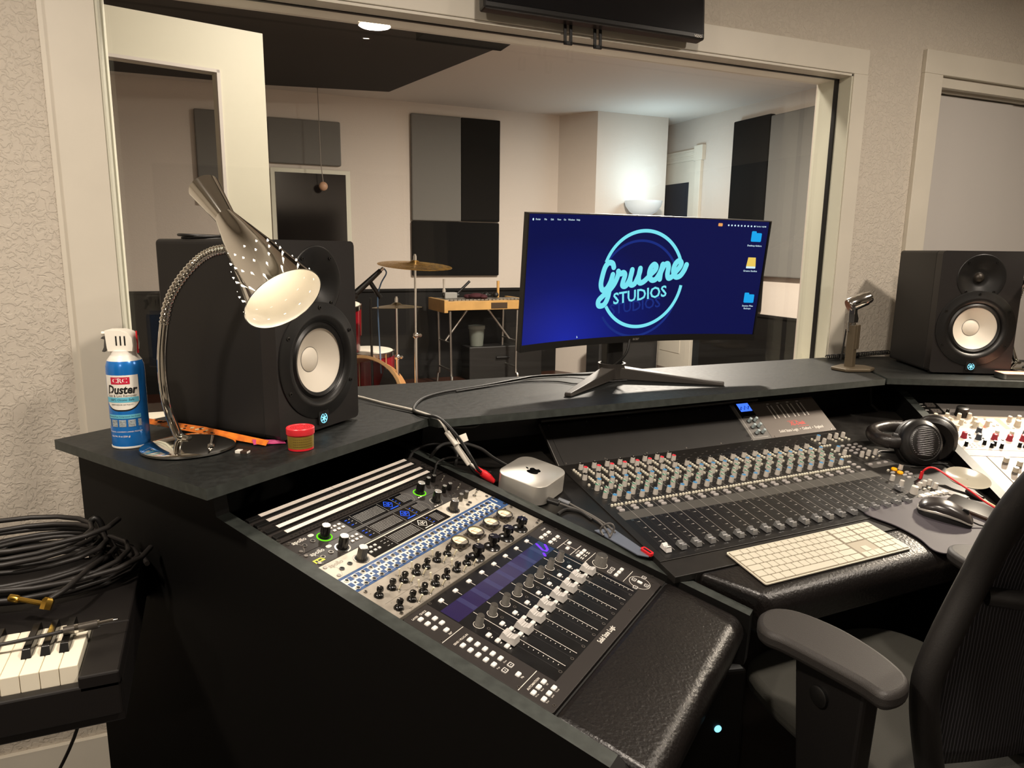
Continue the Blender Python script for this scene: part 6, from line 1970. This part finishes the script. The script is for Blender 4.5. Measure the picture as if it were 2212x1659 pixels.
# ------------------------------------------------------------------ ceiling fixtures
dl = thing('downlight', 'round white recessed ceiling light over the desk, mirrored in the window glass', 'ceiling light', T(0.807, 0.426, 2.449), 'recessed ceiling lights')
MB().lathe([(.095, 0), (.095, -.006), (.078, -.010), (.076, -.004)], 40, cap=False).build('rim', M_trim, dl)
MB().lathe([(.077, -.006), (.0001, -.006)], 40, cap=False).build('diffuser', emis('downlight_glow', 'ffe6c4', 30), dl)
for x, y, lb in ((-.80, .62, 'added unseen ceiling light brightening the piano side of the room'), (2.45, .62, 'added unseen ceiling light brightening the right wing side'), (-1.5, -1.5, 'added unseen ceiling light at the back of the room')):  # unseen fixtures added to go with the extra fill lights
    dup(dl, T(x, y, 2.449), lb)
# ------------------------------------------------------------------ units in the right wing
M_beige = mat('beige_module', 'b3a595', 0.45)
M_wpan = mat('white_module', 'd6d2c8', 0.4)
M_ck1 = mat('cream_knob', 'b7ae9c', 0.4)
M_rk1 = mat('red_module_knob', '8f2030', 0.4)
M_bk1 = mat('slate_knob', '2e343b', 0.35)
M_gpan = mat('grey_blank_panel', 'a39a90', 0.5)
RS0 = 0.1300
def rk(name, r, h, m, cap=None):
    return MM().lathe([(r * 1.15, 0.2), (r * 1.1, 2), (r, 3), (r * .88, h), (r * .8, h + .5), (.01, h + .7)], 20, 0, cap=False, ms=[0, 0, 0, 1, 1]).box(-.5, -r * .8, h + .7, .5, -1, h + .9, 2).mesh(name, [m, cap or m, M_rack_w], 40)
kc, kcb, kr, kbk, kb2 = rk('knob', 6.5, 17, M_ck1), rk('knob', 8.5, 19, M_ck1), rk('knob', 8, 18, M_rk1), rk('knob', 8, 18, M_bk1, mat('grey_cap', '9a9a98', 0.3, 0.5)), rk('knob', 5, 15, M_knobk, M_kcap)
def runit(name, lab, cat, t0, h, m):
    u = unit(name, lab, cat, t0 / 1000, 'units in the right rack', FR, RS0)
    MM().box(0.5, 0, -6, 482, h, 0).build('panel', m, u, 0, 0.0008)
    return u
u = runit('power_conditioner', 'black and silver power strip unit with outlets, farthest up the right rack', 'power strip', -222, 84, mat('silver_strip', '8b8580', 0.4, 0.3))
MM().box(2, 2, 0, 66, 80, 0.4).build('outlet_plate', M_cblack, u, 0)
for x, y in ((41, 18), (41, 62)):
    o = MM().prism(rrect(x - 13, y - 12, x + 13, y + 12, 2), 0.4, 4).box(x - 6, y - 5, 4, x - 4, y + 1, 4.2, 1).box(x + 3, y - 5, 4, x + 5, y + 1, 4.2, 1).lathe([(2, 4), (2, 4.2), (.01, 4.2)], 10, 1, T(x, y + 6, 0), cap=False).build('outlet', [mat('outlet_grey', '5d5752', 0.45) if 'outlet_grey' not in bpy.data.materials else bpy.data.materials['outlet_grey'], M_hole], u, 0)
MM().lathe([(20, 0), (20, 2), (18.5, 4), (17.5, 27), (15.5, 28.5), (.01, 28.5)], 40, 0, T(106, 84, 0), cap=False).build('volume_knob', M_cblack, u, 40)
put('knob', kb2, u, T(.070, -.072, 0))
b = MM()
for y in (8, 26, 52):
    b.box(8, y, .4, 22, y + 4, .6)
b.build('lettering', M_rack_w, u, 0)
u = runit('equalizer', 'beige rack equalizer with cream knobs in the right rack', 'equalizer', -137, 87, M_beige)
MM().box(2, 6, 0, 14, 30, .2, 0).box(4, 50, 0, 22, 82, .2, 1).box(128, 20, 0, 142, 84, .2, 1).box(196, 14, 0, 212, 84, .2, 1).build('colour_blocks', [mat('print_blue', '3d5fae', 0.5), mat('print_salmon', 'd98068', 0.5)], u, 0)
for x, y, k in ((16, 27, kc), (24, 74, kcb), (52, 22, kc), (46, 52, kc), (76, 62, kc), (88, 22, kc), (112, 76, kcb), (124, 44, kc), (120, 18, kc), (150, 66, kc), (232, 30, kc), (240, 60, kcb), (262, 24, kc), (290, 66, kc)):
    put('knob', k, u, T(x / 1000, -y / 1000, 0))
b = MM()
for x, y in ((34, 40), (62, 34), (62, 78), (96, 50), (98, 80), (166, 22), (176, 40), (160, 44), (170, 66), (184, 60), (220, 50), (222, 76)):
    b.lathe([(3.4, 0), (3.2, 3), (.01, 3.4)], 12, 0, T(x, y, 0), cap=False)
b.build('buttons', M_nickel, u)
u = runit('compressor', 'white rack compressor with red and slate knobs in the right rack', 'compressor', -50, 85, M_wpan)
for x, y, k in ((46, 14, kc), (46, 60, kr), (83, 68, kbk), (104, 26, kbk), (128, 66, kr), (146, 42, kc), (168, 69, kr), (186, 44, kc), (206, 68, kr), (226, 40, kbk), (250, 66, kr)):
    put('knob', k, u, T(x / 1000, -y / 1000, 0))
b = MM()
for x, y in ((8, 48), (18, 60), (64, 30), (64, 62), (70, 44), (100, 64), (150, 70)):
    b.lathe([(3.6, 0), (3.4, 2.6), (.01, 3)], 12, 0, T(x, y, 0), cap=False)
b.build('buttons', M_cblack, u)
u = runit('line_mixer', 'slim white rack unit with small black knobs in the right rack', 'rack mixer', 36, 44, M_wpan)
for x, y in ((28, 26), (84, 14), (96, 30), (110, 18), (122, 32), (176, 22), (190, 24), (214, 20)):
    put('knob', kb2, u, T(x / 1000, -y / 1000, 0))
b = MM()
for k in range(9):
    b.lathe([(3, 0), (3, 1.4), (2, 1.4)], 12, 0, T(42 + (k % 3) * 12, 12 + (k // 3) * 10, 0), cap=False)
b.build('jacks', M_nickel, u)
u = runit('blank_panel', 'plain pale blank panel below the slim white unit', 'panel', 82, 36, mat('pinkish_rail', 'a8968a', 0.5))
u = unit('control_panel', 'pale grey control panel with cylindrical knobs at the front of the right rack', 'controller', 0.1195, 'units in the right rack', FR, RS0)
MM().box(0.5, 0, -6, 56, 300, 0).box(58, 0, -6, 482, 300, 0).build('panel', M_gpan, u, 0, 0.001)
kcy = MM().lathe([(7.2, .2), (7.2, 6), (6.6, 6.2), (6.6, 7), (7.0, 7.2), (6.8, 20), (6.2, 20.6), (.01, 20.6)], 22, 0, cap=False, ms=[1, 2, 2, 2, 0, 0, 0]).mesh('knob', [M_ck1, mat('knob_grey', '6f6a64', 0.4), M_cblack], 40)
for x, y in ((86, 40), (112, 58), (84, 92), (108, 118), (150, 50), (150, 100), (190, 60)):
    put('knob', kcy, u, T(x / 1000, -y / 1000, 0))
b = MM()
random.seed(2)
for k in range(7):
    y = 220 + 9 * k
    b.stroke([(18 + random.uniform(-4, 4), y), (28, y + 6), (34 + random.uniform(0, 8), y + 2), (46, y + 10)], 3.2, 0, 0.1)
b.build('scribbles', M_cblack, u, 0)
